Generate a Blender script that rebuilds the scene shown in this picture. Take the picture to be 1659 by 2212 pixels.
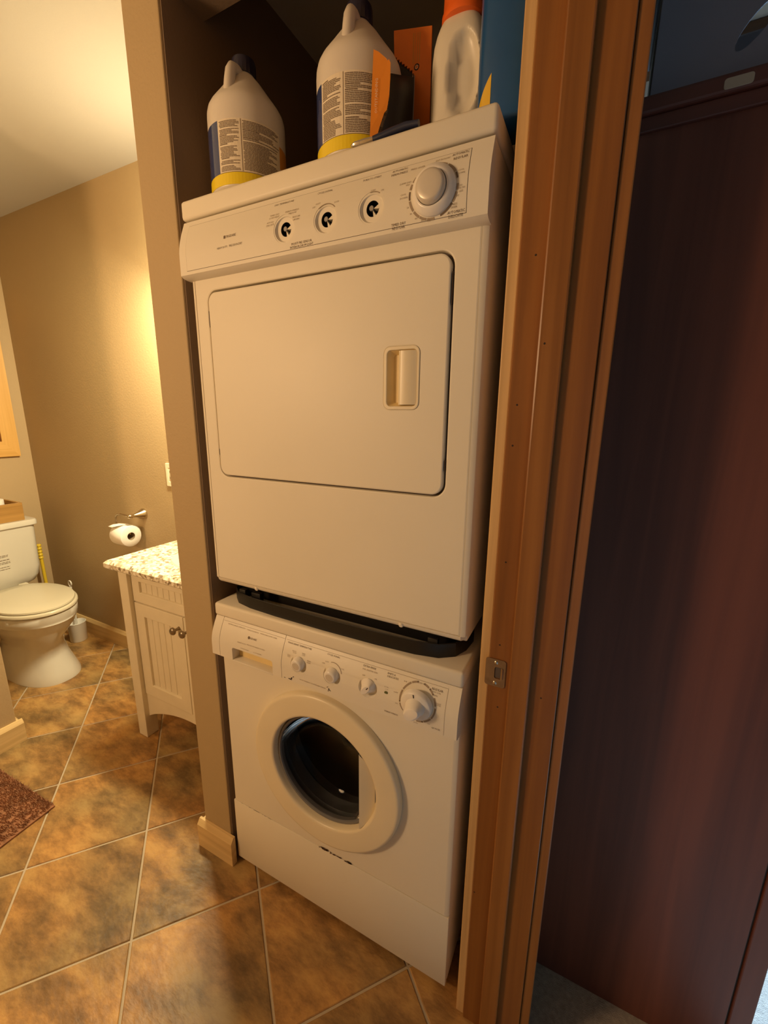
import bpy, bmesh, math, random
from mathutils import Vector, Matrix
random.seed(7)
PI = math.pi
SC = bpy.context.scene
COL = SC.collection
for _o in list(bpy.data.objects):
    bpy.data.objects.remove(_o)

# ------------------------------------------------------------------ camera, world, lights, exposure
cam_d = bpy.data.cameras.new('camera')
cam_d.sensor_fit = 'HORIZONTAL'
cam_d.sensor_width = 36.0
cam_d.lens = 898.559 / 1659.0 * 36.0
cam_d.clip_start = 0.02
cam = bpy.data.objects.new('camera', cam_d)
COL.objects.link(cam)
YAW, PIT, ROL = 0.466574, -0.223196, 0.010907
_f = Vector((-math.sin(YAW) * math.cos(PIT), math.cos(YAW) * math.cos(PIT), math.sin(PIT)))
_r = Vector((math.cos(YAW), math.sin(YAW), 0))
_u = _r.cross(_f)
_r2 = math.cos(ROL) * _r + math.sin(ROL) * _u
_u2 = -math.sin(ROL) * _r + math.cos(ROL) * _u
_m = Matrix((_r2, _u2, -_f)).transposed().to_4x4()
_m.translation = Vector((0.87378, -0.73426, 1.38584))
cam.matrix_world = _m
SC.camera = cam

SC.view_settings.view_transform = 'Standard'
SC.view_settings.look = 'None'
SC.view_settings.gamma = 1.0
SC.view_settings.use_curve_mapping = False
SC.view_settings.exposure = 0.0

world = bpy.data.worlds.new('world')
SC.world = world
world.use_nodes = True
world.node_tree.nodes['Background'].inputs[0].default_value = (0.35, 0.5, 0.8, 1)
world.node_tree.nodes['Background'].inputs[1].default_value = 0.02

WARM = (1.0, 0.60, 0.24)


def point(name, loc, power, radius, color=WARM):
    d = bpy.data.lights.new(name, 'POINT')
    d.energy = power
    d.color = color
    d.shadow_soft_size = radius
    o = bpy.data.objects.new(name, d)
    o.location = loc
    COL.objects.link(o)
    return o


def area(name, loc, target, power, sx, sy, color, shape='RECTANGLE', spread=PI):
    d = bpy.data.lights.new(name, 'AREA')
    d.energy = power
    d.color = color
    d.shape = shape
    d.size = sx
    d.size_y = sy
    d.spread = spread
    o = bpy.data.objects.new(name, d)
    o.location = loc
    o.rotation_euler = (Vector(target) - Vector(loc)).to_track_quat('-Z', 'Y').to_euler()
    COL.objects.link(o)
    return o


VANITY = (1.0, 0.86, 0.54)
for _i, _x in enumerate((-0.74, -0.58, -0.42)):          # bar lamp above the basin, behind the partition: bulbs in shades that open downwards
    point('vanity_bulb', (_x, 0.43, 2.05), 3.7, 0.045, VANITY)
    area('vanity_shade', (_x, 0.42, 1.97), (_x - 0.75, -0.22, 0.6), 11.5, 0.12, 0.12, VANITY, 'DISK')
area('machine_fill', (-0.85, -1.65, 1.72), (0.0, 0.0, 1.85), 23.5, 0.40, 0.40, (1.0, 0.64, 0.33), 'DISK')      # added fill light out of view, brightening the machine fronts
area('bedroom_window', (2.15, 2.85, 1.65), (1.45, 0.15, 0.0), 150.0, 0.9, 1.0, (0.42, 0.68, 1.0), 'RECTANGLE', 1.5)    # daylight through the bedroom window

# ------------------------------------------------------------------ materials
MATS = {}


def nt(name):
    m = bpy.data.materials.new(name)
    m.use_nodes = True
    t = m.node_tree
    return m, t, t.nodes['Principled BSDF'], t.nodes, t.links


def setin(b, **k):
    for n, v in k.items():
        b.inputs[n.replace('_', ' ')].default_value = v


def plain(name, col, rough=0.5, metal=0.0, bump=0.0, bscale=200.0, var=0.0, vscale=6.0, spec=0.5, coat=0.0, sss=0.0):
    m, t, b, N, L = nt(name)
    b.inputs['Base Color'].default_value = (*col, 1)
    b.inputs['Roughness'].default_value = rough
    b.inputs['Metallic'].default_value = metal
    b.inputs['Specular IOR Level'].default_value = spec
    b.inputs['Coat Weight'].default_value = coat
    tc = N.new('ShaderNodeTexCoord')
    if var > 0:
        n = N.new('ShaderNodeTexNoise')
        n.inputs['Scale'].default_value = vscale
        n.inputs['Detail'].default_value = 4
        L.new(tc.outputs['Object'], n.inputs['Vector'])
        r = N.new('ShaderNodeValToRGB')
        r.color_ramp.elements[0].position = 0.3
        r.color_ramp.elements[1].position = 0.7
        r.color_ramp.elements[0].color = (*[c * (1 - var) for c in col], 1)
        r.color_ramp.elements[1].color = (*[min(1, c * (1 + var)) for c in col], 1)
        L.new(n.outputs['Fac'], r.inputs['Fac'])
        L.new(r.outputs['Color'], b.inputs['Base Color'])
    if bump > 0:
        n2 = N.new('ShaderNodeTexNoise')
        n2.inputs['Scale'].default_value = bscale
        n2.inputs['Detail'].default_value = 3
        L.new(tc.outputs['Object'], n2.inputs['Vector'])
        bp = N.new('ShaderNodeBump')
        bp.inputs['Strength'].default_value = bump
        bp.inputs['Distance'].default_value = 0.002
        L.new(n2.outputs['Fac'], bp.inputs['Height'])
        L.new(bp.outputs['Normal'], b.inputs['Normal'])
    MATS[name] = m
    return m


def wood(name, dark, light, axis='Z', rough=0.42, scale=1.0, knots=(), coat=0.0, stretch=14.0):
    m, t, b, N, L = nt(name)
    tc = N.new('ShaderNodeTexCoord')
    mp = N.new('ShaderNodeMapping')
    s = [55.0 * scale] * 3
    s['XYZ'.index(axis)] = 55.0 * scale / stretch / 2.5
    mp.inputs['Scale'].default_value = s
    L.new(tc.outputs['Object'], mp.inputs['Vector'])
    n1 = N.new('ShaderNodeTexNoise')
    n1.inputs['Scale'].default_value = 1.0
    n1.inputs['Detail'].default_value = 6
    n1.inputs['Distortion'].default_value = 0.6
    L.new(mp.outputs['Vector'], n1.inputs['Vector'])
    n2 = N.new('ShaderNodeTexNoise')
    n2.inputs['Scale'].default_value = 0.22
    n2.inputs['Detail'].default_value = 2
    L.new(mp.outputs['Vector'], n2.inputs['Vector'])
    mx = N.new('ShaderNodeMath')
    mx.operation = 'MULTIPLY_ADD'
    mx.inputs[1].default_value = 0.55
    L.new(n1.outputs['Fac'], mx.inputs[0])
    m2 = N.new('ShaderNodeMath')
    m2.operation = 'MULTIPLY'
    m2.inputs[1].default_value = 0.45
    L.new(n2.outputs['Fac'], m2.inputs[0])
    L.new(m2.outputs[0], mx.inputs[2])
    r = N.new('ShaderNodeValToRGB')
    r.color_ramp.elements[0].position = 0.36
    r.color_ramp.elements[1].position = 0.62
    r.color_ramp.elements[0].color = (*dark, 1)
    r.color_ramp.elements[1].color = (*light, 1)
    L.new(mx.outputs[0], r.inputs['Fac'])
    out = r.outputs['Color']
    for (kx, ky, kz, kr) in knots:
        d = N.new('ShaderNodeVectorMath')
        d.operation = 'DISTANCE'
        sc = N.new('ShaderNodeMapping')
        sc.inputs['Location'].default_value = (-kx, -ky, -kz * 0.7)
        sc.inputs['Scale'].default_value = (1, 1, 0.7)
        L.new(tc.outputs['Object'], sc.inputs['Vector'])
        L.new(sc.outputs['Vector'], d.inputs[0])
        mr = N.new('ShaderNodeMapRange')
        mr.inputs['From Min'].default_value = kr * 0.45
        mr.inputs['From Max'].default_value = kr
        mr.inputs['To Min'].default_value = 0.9
        mr.inputs['To Max'].default_value = 0.0
        L.new(d.outputs['Value'], mr.inputs['Value'])
        mix = N.new('ShaderNodeMix')
        mix.data_type = 'RGBA'
        L.new(mr.outputs[0], mix.inputs[0])
        L.new(out, mix.inputs[6])
        mix.inputs[7].default_value = (dark[0] * 0.25, dark[1] * 0.2, dark[2] * 0.2, 1)
        out = mix.outputs[2]
    L.new(out, b.inputs['Base Color'])
    b.inputs['Roughness'].default_value = rough
    b.inputs['Coat Weight'].default_value = coat
    b.inputs['Coat Roughness'].default_value = 0.25
    bp = N.new('ShaderNodeBump')
    bp.inputs['Strength'].default_value = 0.12
    bp.inputs['Distance'].default_value = 0.001
    L.new(n1.outputs['Fac'], bp.inputs['Height'])
    L.new(bp.outputs['Normal'], b.inputs['Normal'])
    MATS[name] = m
    return m


def tile_mat():
    m, t, b, N, L = nt('slate_tile')
    tc = N.new('ShaderNodeTexCoord')
    oi = N.new('ShaderNodeObjectInfo')
    sc = N.new('ShaderNodeVectorMath')
    sc.operation = 'SCALE'
    sc.inputs['Scale'].default_value = 37.0
    cx = N.new('ShaderNodeCombineXYZ')
    L.new(oi.outputs['Random'], cx.inputs[0])
    L.new(oi.outputs['Random'], cx.inputs[2])
    L.new(cx.outputs[0], sc.inputs[0])
    ad = N.new('ShaderNodeVectorMath')
    ad.operation = 'ADD'
    L.new(tc.outputs['Object'], ad.inputs[0])
    L.new(sc.outputs[0], ad.inputs[1])
    mp = N.new('ShaderNodeMapping')
    mp.inputs['Rotation'].default_value = (0, 0, math.radians(40))
    mp.inputs['Scale'].default_value = (1.0, 2.2, 1.0)
    L.new(ad.outputs[0], mp.inputs['Vector'])
    n1 = N.new('ShaderNodeTexNoise')
    n1.inputs['Scale'].default_value = 6.5
    n1.inputs['Detail'].default_value = 9
    n1.inputs['Roughness'].default_value = 0.70
    n1.inputs['Distortion'].default_value = 0.12
    L.new(mp.outputs[0], n1.inputs['Vector'])
    r = N.new('ShaderNodeValToRGB')
    e = r.color_ramp.elements
    e[0].position = 0.27
    e[0].color = (0.11, 0.070, 0.028, 1)
    e[1].position = 0.78
    e[1].color = (0.56, 0.39, 0.16, 1)
    for p, c in ((0.42, (0.24, 0.150, 0.060, 1)), (0.52, (0.37, 0.235, 0.090, 1)), (0.60, (0.46, 0.31, 0.12, 1))):
        q = e.new(p)
        q.color = c
    L.new(n1.outputs['Fac'], r.inputs['Fac'])
    n2 = N.new('ShaderNodeTexNoise')
    n2.inputs['Scale'].default_value = 3.2
    n2.inputs['Detail'].default_value = 3
    L.new(ad.outputs[0], n2.inputs['Vector'])
    r2 = N.new('ShaderNodeValToRGB')
    r2.color_ramp.elements[0].position = 0.38
    r2.color_ramp.elements[0].color = (0.70, 0.70, 0.70, 1)
    r2.color_ramp.elements[1].position = 0.62
    r2.color_ramp.elements[1].color = (1.25, 1.02, 0.80, 1)
    L.new(n2.outputs['Fac'], r2.inputs['Fac'])
    mx = N.new('ShaderNodeMix')
    mx.data_type = 'RGBA'
    mx.blend_type = 'MULTIPLY'
    mx.inputs[0].default_value = 1.0
    L.new(r.outputs['Color'], mx.inputs[6])
    L.new(r2.outputs['Color'], mx.inputs[7])
    L.new(mx.outputs[2], b.inputs['Base Color'])
    b.inputs['Roughness'].default_value = 0.42
    n3 = N.new('ShaderNodeTexNoise')
    n3.inputs['Scale'].default_value = 34.0
    n3.inputs['Detail'].default_value = 5
    L.new(mp.outputs[0], n3.inputs['Vector'])
    bp = N.new('ShaderNodeBump')
    bp.inputs['Strength'].default_value = 0.55
    bp.inputs['Distance'].default_value = 0.003
    L.new(n3.outputs['Fac'], bp.inputs['Height'])
    L.new(bp.outputs['Normal'], b.inputs['Normal'])
    MATS['slate_tile'] = m
    return m


def granite_mat():
    m, t, b, N, L = nt('granite')
    tc = N.new('ShaderNodeTexCoord')
    v = N.new('ShaderNodeTexVoronoi')
    v.inputs['Scale'].default_value = 95.0
    L.new(tc.outputs['Object'], v.inputs['Vector'])
    n = N.new('ShaderNodeTexNoise')
    n.inputs['Scale'].default_value = 60.0
    n.inputs['Detail'].default_value = 4
    L.new(tc.outputs['Object'], n.inputs['Vector'])
    mm = N.new('ShaderNodeMath')
    mm.operation = 'MULTIPLY'
    L.new(n.outputs['Fac'], mm.inputs[0])
    sp = N.new('ShaderNodeSeparateColor')
    L.new(v.outputs['Color'], sp.inputs[0])
    L.new(sp.outputs[0], mm.inputs[1])
    r = N.new('ShaderNodeValToRGB')
    r.color_ramp.interpolation = 'LINEAR'
    e = r.color_ramp.elements
    e[0].position = 0.03
    e[0].color = (0.28, 0.21, 0.13, 1)
    e[1].position = 0.45
    e[1].color = (0.95, 0.90, 0.76, 1)
    q = e.new(0.18)
    q.color = (0.68, 0.58, 0.40, 1)
    L.new(mm.outputs[0], r.inputs['Fac'])
    L.new(r.outputs['Color'], b.inputs['Base Color'])
    b.inputs['Roughness'].default_value = 0.3
    MATS['granite'] = m
    return m


def glass_mat(name, tint, rough=0.03):
    m, t, b, N, L = nt(name)
    b.inputs['Base Color'].default_value = (*tint, 1)
    b.inputs['Roughness'].default_value = rough
    b.inputs['Transmission Weight'].default_value = 1.0
    b.inputs['IOR'].default_value = 1.45
    tc = N.new('ShaderNodeTexCoord')
    MATS[name] = m
    return m


plain('enamel', (0.80, 0.735, 0.60), 0.46, var=0.02, vscale=3.0, spec=0.35)
plain('enamel_washer', (0.80, 0.735, 0.60), 0.46, var=0.02, vscale=3.0, bump=0.03, bscale=900, spec=0.35)
plain('panel_plastic', (0.80, 0.74, 0.62), 0.38)
plain('plate_print', (0.78, 0.72, 0.60), 0.42)
plain('door_plastic', (0.80, 0.70, 0.50), 0.34, var=0.03)
plain('yellowed_plastic', (0.80, 0.62, 0.30), 0.35, var=0.05, vscale=20)
plain('knob_plastic', (0.82, 0.78, 0.72), 0.30)
plain('knob_cap', (0.66, 0.60, 0.51), 0.32, metal=0.15)
plain('ink', (0.16, 0.11, 0.07), 0.6)
plain('ink_faint', (0.34, 0.26, 0.18), 0.6)
plain('seam_dark', (0.10, 0.07, 0.05), 0.7)
plain('rust', (0.10, 0.045, 0.02), 0.8, var=0.4, vscale=90)
plain('rust_dark', (0.035, 0.018, 0.01), 0.8)
plain('black_plastic', (0.008, 0.007, 0.0065), 0.42)
plain('dark_metal', (0.10, 0.095, 0.09), 0.3, metal=0.9)
plain('gasket', (0.16, 0.155, 0.155), 0.45)
plain('drum', (0.05, 0.047, 0.045), 0.35, metal=0.7, bump=0.3, bscale=60)
plain('shaft_white', (0.80, 0.74, 0.60), 0.35)
plain('shaft_grey', (0.32, 0.30, 0.29), 0.3, metal=0.6)
plain('led', (0.12, 0.14, 0.05), 0.2)
plain('ceiling_paint', (0.50, 0.475, 0.43), 0.9, bump=0.10, bscale=160)
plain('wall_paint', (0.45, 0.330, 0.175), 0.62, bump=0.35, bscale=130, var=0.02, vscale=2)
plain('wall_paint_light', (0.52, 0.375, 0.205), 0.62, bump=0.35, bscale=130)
plain('closet_shade_tone', (0.21, 0.14, 0.085), 0.8, bump=0.3, bscale=130)  # dark brown carries the alcove's shade in its colour
plain('bedroom_paint', (0.30, 0.26, 0.22), 0.85, bump=0.1, bscale=140)
plain('grout', (0.50, 0.41, 0.29), 0.85, bump=0.3, bscale=300)
plain('carpet_fibre', (0.40, 0.33, 0.26), 0.95, bump=0.9, bscale=420, var=0.18, vscale=90)
plain('porcelain', (0.70, 0.66, 0.57), 0.10, coat=0.3)
plain('seat_plastic', (0.66, 0.60, 0.45), 0.22)
plain('paper', (0.88, 0.84, 0.76), 0.9, bump=0.2, bscale=300)
plain('cardboard_core', (0.30, 0.22, 0.13), 0.9)
plain('nickel', (0.62, 0.55, 0.42), 0.22, metal=1.0)
plain('pewter', (0.30, 0.24, 0.17), 0.32, metal=0.9)
plain('brass_plate', (0.36, 0.25, 0.15), 0.38, metal=0.85, var=0.15, vscale=60)
plain('screw_steel', (0.62, 0.54, 0.44), 0.25, metal=1.0)
plain('vanity_paint', (0.80, 0.72, 0.54), 0.45, var=0.03, vscale=15)
plain('switch_plastic', (0.84, 0.76, 0.56), 0.35)
plain('yellow_plastic', (0.85, 0.60, 0.04), 0.3)
plain('rubber_cup', (0.16, 0.05, 0.02), 0.6)
plain('white_plastic', (0.85, 0.82, 0.76), 0.35)
plain('jug_plastic', (0.72, 0.66, 0.58), 0.38, bump=0.05, bscale=120, var=0.03, vscale=9)
plain('jug_label', (0.80, 0.71, 0.56), 0.33)
plain('label_blue', (0.035, 0.055, 0.17), 0.14, coat=0.6)
plain('label_yellow', (0.86, 0.66, 0.02), 0.30)
plain('label_orange', (0.62, 0.26, 0.03), 0.35)
plain('label_ink', (0.22, 0.16, 0.11), 0.5)
plain('cap_navy', (0.014, 0.012, 0.035), 0.32)
plain('detergent_white', (0.76, 0.70, 0.58), 0.36, var=0.02)
plain('cap_orange', (0.90, 0.16, 0.02), 0.32)
plain('jug_blue', (0.012, 0.085, 0.26), 0.25, var=0.1, vscale=8)
plain('label_gold', (0.80, 0.50, 0.03), 0.2, coat=0.4)
plain('card_orange', (0.80, 0.21, 0.02), 0.5, var=0.05, vscale=14)
plain('card_orange_light', (0.95, 0.32, 0.03), 0.5, var=0.04, vscale=14)
plain('card_black', (0.020, 0.014, 0.012), 0.5)
plain('card_edge', (0.62, 0.55, 0.42), 0.7)
plain('print_white', (0.90, 0.72, 0.50), 0.6)
plain('plier_grip', (0.014, 0.02, 0.055), 0.34)
plain('plier_steel', (0.80, 0.76, 0.70), 0.18, metal=1.0)
plain('rug_brown', (0.30, 0.135, 0.065), 0.95, var=0.25, vscale=40)
plain('basket_blue', (0.21, 0.21, 0.27), 0.5, bump=0.06, bscale=200)
plain('tag_felt', (0.42, 0.36, 0.28), 0.9)
plain('window_red', (0.16, 0.02, 0.01), 0.5)
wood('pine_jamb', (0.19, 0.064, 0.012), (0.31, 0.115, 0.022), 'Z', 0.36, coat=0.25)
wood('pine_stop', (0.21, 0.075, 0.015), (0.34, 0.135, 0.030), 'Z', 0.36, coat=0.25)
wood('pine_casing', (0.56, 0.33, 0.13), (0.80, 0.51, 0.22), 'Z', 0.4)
wood('pine_base', (0.62, 0.42, 0.18), (0.80, 0.58, 0.28), 'X', 0.4)
wood('pine_base_y', (0.62, 0.42, 0.18), (0.80, 0.58, 0.28), 'Y', 0.4)
wood('pine_window', (0.66, 0.36, 0.09), (0.80, 0.48, 0.15), 'Z', 0.35)
wood('pine_window_y', (0.66, 0.36, 0.09), (0.80, 0.48, 0.15), 'Y', 0.35)
wood('box_wood', (0.36, 0.19, 0.05), (0.52, 0.29, 0.085), 'Y', 0.4)
wood('cherry', (0.10, 0.028, 0.016), (0.19, 0.056, 0.030), 'Z', 0.55, scale=0.5, stretch=9,
     knots=((1.072, 0.167, 1.173, 0.017), (1.165, 0.167, 1.05, 0.035), (1.03, 0.167, 0.145, 0.018), (0.98, 0.167, 0.62, 0.014)))
wood('cherry_x', (0.075, 0.020, 0.014), (0.13, 0.036, 0.022), 'X', 0.40, scale=0.5)
wood('beam_wood', (0.10, 0.045, 0.02), (0.17, 0.08, 0.035), 'X', 0.5)
tile_mat()
granite_mat()
glass_mat('door_glass', (0.55, 0.56, 0.58))
glass_mat('window_glass', (0.9, 0.95, 0.95))
MATS['door_glass'].node_tree.nodes['Principled BSDF'].inputs['IOR'].default_value = 1.13

# ------------------------------------------------------------------ object helpers
BASE = {}


def props(o, label=None, cat=None, group=None, kind=None):
    if label: o['label'] = label
    if cat: o['category'] = cat
    if group: o['group'] = group
    if kind: o['kind'] = kind
    return o


def empty(name, loc, label=None, cat=None, group=None, kind=None):
    o = bpy.data.objects.new(name, None)
    o.empty_display_size = 0.05
    o.location = loc
    COL.objects.link(o)
    BASE[o] = Vector(loc)
    return props(o, label, cat, group, kind)


class B:
    """collects world-space geometry for one mesh object"""

    def __init__(s):
        s.flat = False
        s.bm = bmesh.new()
        s.mi = 0

    def _faces(s, faces):
        for f in faces:
            f.material_index = s.mi
        return faces

    def face(s, pts):
        vs = [s.bm.verts.new(p) for p in pts]
        f = s.bm.faces.new(vs)
        f.material_index = s.mi
        return f

    def box(s, x0, x1, y0, y1, z0, z1, bev=0.0, seg=2):
        t = bmesh.new()
        bmesh.ops.create_cube(t, size=1.0)
        for v in t.verts:
            v.co = Vector(((x0 + x1) / 2 + v.co.x * (x1 - x0), (y0 + y1) / 2 + v.co.y * (y1 - y0), (z0 + z1) / 2 + v.co.z * (z1 - z0)))
        if bev > 0:
            bmesh.ops.bevel(t, geom=list(t.edges), offset=bev, segments=seg, profile=0.5, affect='EDGES')
        s.merge(t)
        return s

    def merge(s, t, mat=None):
        if mat is not None:
            bmesh.ops.transform(t, matrix=mat, verts=list(t.verts))
        mp = {}
        for v in t.verts:
            mp[v] = s.bm.verts.new(v.co)
        for f in t.faces:
            try:
                g = s.bm.faces.new([mp[v] for v in f.verts])
                g.material_index = s.mi
            except ValueError:
                pass
        t.free()

    def rings(s, rings, cap0=True, cap1=True, closed=True):
        vr = [[s.bm.verts.new(p) for p in r] for r in rings]
        n = len(vr[0])
        for a, b in zip(vr[:-1], vr[1:]):
            for i in range(n if closed else n - 1):
                j = (i + 1) % n
                f = s.bm.faces.new((a[i], a[j], b[j], b[i]))
                f.material_index = s.mi
        if cap0 and closed:
            f = s.bm.faces.new(list(reversed(vr[0])))
            f.material_index = s.mi
        if cap1 and closed:
            f = s.bm.faces.new(vr[-1])
            f.material_index = s.mi
        return s

    def lathe(s, prof, org=(0, 0, 0), axis=(0, 0, 1), seg=32, cap0=True, cap1=True):
        ax = Vector(axis).normalized()
        u = ax.orthogonal().normalized()
        v = ax.cross(u)
        org = Vector(org)
        rs = []
        for (r, h) in prof:
            r = max(r, 1e-5)
            rs.append([org + ax * h + (u * math.cos(2 * PI * k / seg) + v * math.sin(2 * PI * k / seg)) * r for k in range(seg)])
        return s.rings(rs, cap0, cap1)

    def tube(s, path, rad, seg=10, cap=True):
        path = [Vector(p) for p in path]
        n = len(path)
        rs = []
        up = None
        for i, p in enumerate(path):
            d = (path[min(i + 1, n - 1)] - path[max(i - 1, 0)]).normalized()
            if up is None:
                up = d.orthogonal().normalized()
            else:
                up = (up - d * up.dot(d)).normalized()
            w = d.cross(up)
            r = rad[i] if isinstance(rad, (list, tuple)) else rad
            rs.append([p + (up * math.cos(2 * PI * k / seg) + w * math.sin(2 * PI * k / seg)) * r for k in range(seg)])
        return s.rings(rs, cap, cap)

    def prism(s, poly, axis, a0, a1):
        """extrude a polygon given in the two other axes along axis from a0 to a1"""
        def P(q, a):
            if axis == 'x': return (a, q[0], q[1])
            if axis == 'y': return (q[0], a, q[1])
            return (q[0], q[1], a)
        return s.rings([[P(q, a0) for q in poly], [P(q, a1) for q in poly]])

    def plate(s, loops, y0, y1, wall_holes=True):
        """flat plate in the xz plane between y0 (front) and y1 with holes (loops[1:])"""
        s.flat = True
        for yy, first in ((y0, True), (y1, False)):
            t = bmesh.new()
            es = []
            for lp in loops:
                vs = [t.verts.new((p[0], yy, p[1])) for p in lp]
                es += [t.edges.new((vs[i], vs[(i + 1) % len(vs)])) for i in range(len(vs))]
            bmesh.ops.triangle_fill(t, use_beauty=True, use_dissolve=False, edges=es)
            s.merge(t)
        for lp in loops:
            s.rings([[(p[0], y0, p[1]) for p in lp], [(p[0], y1, p[1]) for p in lp]], False, False)
        bmesh.ops.remove_doubles(s.bm, verts=list(s.bm.verts), dist=1e-6)
        return s

    def build(s, name, mats, parent=None, smooth=35, label=None, cat=None, group=None, kind=None, recalc=True, origin=None):
        bm = s.bm
        if recalc:
            bmesh.ops.recalc_face_normals(bm, faces=list(bm.faces))
        base = Vector((0, 0, 0))
        if parent is not None:
            base = BASE.get(parent, base)
        elif origin is not None:
            base = Vector(origin)
        if base.length > 0:
            for v in bm.verts:
                v.co -= base
        me = bpy.data.meshes.new(name)
        bm.to_mesh(me)
        bm.free()
        if not isinstance(mats, (list, tuple)):
            mats = [mats]
        for m in mats:
            me.materials.append(MATS[m])
        if smooth:
            me.shade_smooth()
            try:
                me.set_sharp_from_angle(angle=math.radians(smooth))
            except Exception:
                pass
            if s.flat:                                  # large flat faces keep their own normal
                for q in me.polygons:
                    if abs(q.normal.y) > 0.9995:
                        q.use_smooth = False
        o = bpy.data.objects.new(name, me)
        COL.objects.link(o)
        BASE[o] = base
        if parent is not None:
            o.parent = parent
        elif origin is not None:
            o.location = base
        return props(o, label, cat, group, kind)


def rrect(x0, x1, z0, z1, r, n=6):
    pts = []
    for cx, cz, a0 in ((x1 - r, z1 - r, 0), (x0 + r, z1 - r, 90), (x0 + r, z0 + r, 180), (x1 - r, z0 + r, 270)):
        for k in range(n + 1):
            a = math.radians(a0 + 90 * k / n)
            pts.append((cx + r * math.cos(a), cz + r * math.sin(a)))
    return pts


def circle(cx, cz, r, n=48):
    return [(cx + r * math.cos(2 * PI * k / n), cz + r * math.sin(2 * PI * k / n)) for k in range(n)]


FONT_CU = {}


def text_mesh(txt):
    """mesh of one line of lettering in the built-in font, unit size, in the xy plane"""
    cu = bpy.data.curves.new('lettering_curve', 'FONT')
    cu.body = txt
    cu.size = 1.0
    cu.resolution_u = 1
    o = bpy.data.objects.new('lettering_curve', cu)
    COL.objects.link(o)
    dg = bpy.context.evaluated_depsgraph_get()
    dg.update()
    me = bpy.data.meshes.new_from_object(o.evaluated_get(dg))
    bpy.data.objects.remove(o)
    bpy.data.curves.remove(cu)
    return me


def put_text(b, txt, x0, x1, zc, h, yfun):
    """add a line of lettering (front facing -y) between x0 and x1, centred at height zc, capital height h"""
    me = text_mesh(txt)
    xs = [v.co.x for v in me.vertices]
    ys = [v.co.y for v in me.vertices]
    if not xs:
        return
    sx = (x1 - x0) / (max(xs) - min(xs))
    sz = h / 0.72
    vs = []
    for v in me.vertices:
        x = x0 + (v.co.x - min(xs)) * sx
        z = zc - h / 2 + v.co.y * sz
        vs.append(b.bm.verts.new((x, yfun(z), z)))
    for p in me.polygons:
        try:
            f = b.bm.faces.new([vs[i] for i in p.vertices])
            f.material_index = b.mi
        except ValueError:
            pass
    bpy.data.meshes.remove(me)


def strip_arc(b, cx, cz, r0, r1, a0, a1, yfun, n=14):
    """a printed band along a circle on a panel face"""
    for k in range(n):
        p = []
        for r, a in ((r0, k), (r1, k), (r1, k + 1), (r0, k + 1)):
            t = math.radians(a0 + (a1 - a0) * a / n)
            x, z = cx + r * math.cos(t), cz + r * math.sin(t)
            p.append((x, yfun(z), z))
        b.face(p)


def bool_cut(o, cutters):
    """subtract closed world-space shapes (B objects) from a built mesh object"""
    me0 = o.data
    for c in cutters:
        bm = c.bm
        bmesh.ops.recalc_face_normals(bm, faces=list(bm.faces))
        for v in bm.verts:
            v.co -= BASE[o]
        me = bpy.data.meshes.new('cutter')
        bm.to_mesh(me)
        bm.free()
        co = bpy.data.objects.new('cutter', me)
        COL.objects.link(co)
        if o.parent is not None:
            co.location = o.parent.location
        md = o.modifiers.new('cut', 'BOOLEAN')
        md.operation = 'DIFFERENCE'
        md.solver = 'EXACT'
        md.object = co
    dg = bpy.context.evaluated_depsgraph_get()
    dg.update()
    me = bpy.data.meshes.new_from_object(o.evaluated_get(dg))
    cs = [m.object for m in o.modifiers]
    o.modifiers.clear()
    nm = me0.name
    o.data = me
    bpy.data.meshes.remove(me0)
    me.name = nm
    for co in cs:
        cm = co.data
        bpy.data.objects.remove(co)
        bpy.data.meshes.remove(cm)
    me.shade_smooth()
    me.set_sharp_from_angle(angle=math.radians(32))


def bevel_front(b, y0, off, seg=2):
    """round the front arrises of a plate"""
    bmesh.ops.recalc_face_normals(b.bm, faces=list(b.bm.faces))
    es = [e for e in b.bm.edges if len(e.link_faces) == 2 and abs(e.verts[0].co.y - y0) < 1e-5 and abs(e.verts[1].co.y - y0) < 1e-5
          and e.calc_face_angle(0) > 1.0]
    bmesh.ops.bevel(b.bm, geom=es, offset=off, segments=seg, profile=0.5, affect='EDGES')
    return b


# ================================================================== the room
S = 'structure'
# floor: mortar bed with tiles laid diagonally
floor = B().box(-2.41, 0.80, -2.3, 0.78, -0.06, -0.0035).build('floor', 'grout', kind=S, smooth=0)
G0 = Vector((-0.103, -0.287))
AN = math.radians(-40.4)
UA = Vector((math.cos(AN), math.sin(AN)))
UB = Vector((-UA.y, UA.x))
MOD = 0.334


def clip(poly, f):
    out = []
    for i in range(len(poly)):
        p, q = poly[i], poly[(i + 1) % len(poly)]
        a, b = f(p), f(q)
        if a >= 0: out.append(p)
        if a * b < 0: out.append(p + (q - p) * (a / (a - b)))
    return out


def area2(poly):
    return abs(sum(poly[i].x * poly[(i + 1) % len(poly)].y - poly[(i + 1) % len(poly)].x * poly[i].y for i in range(len(poly)))) / 2


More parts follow.
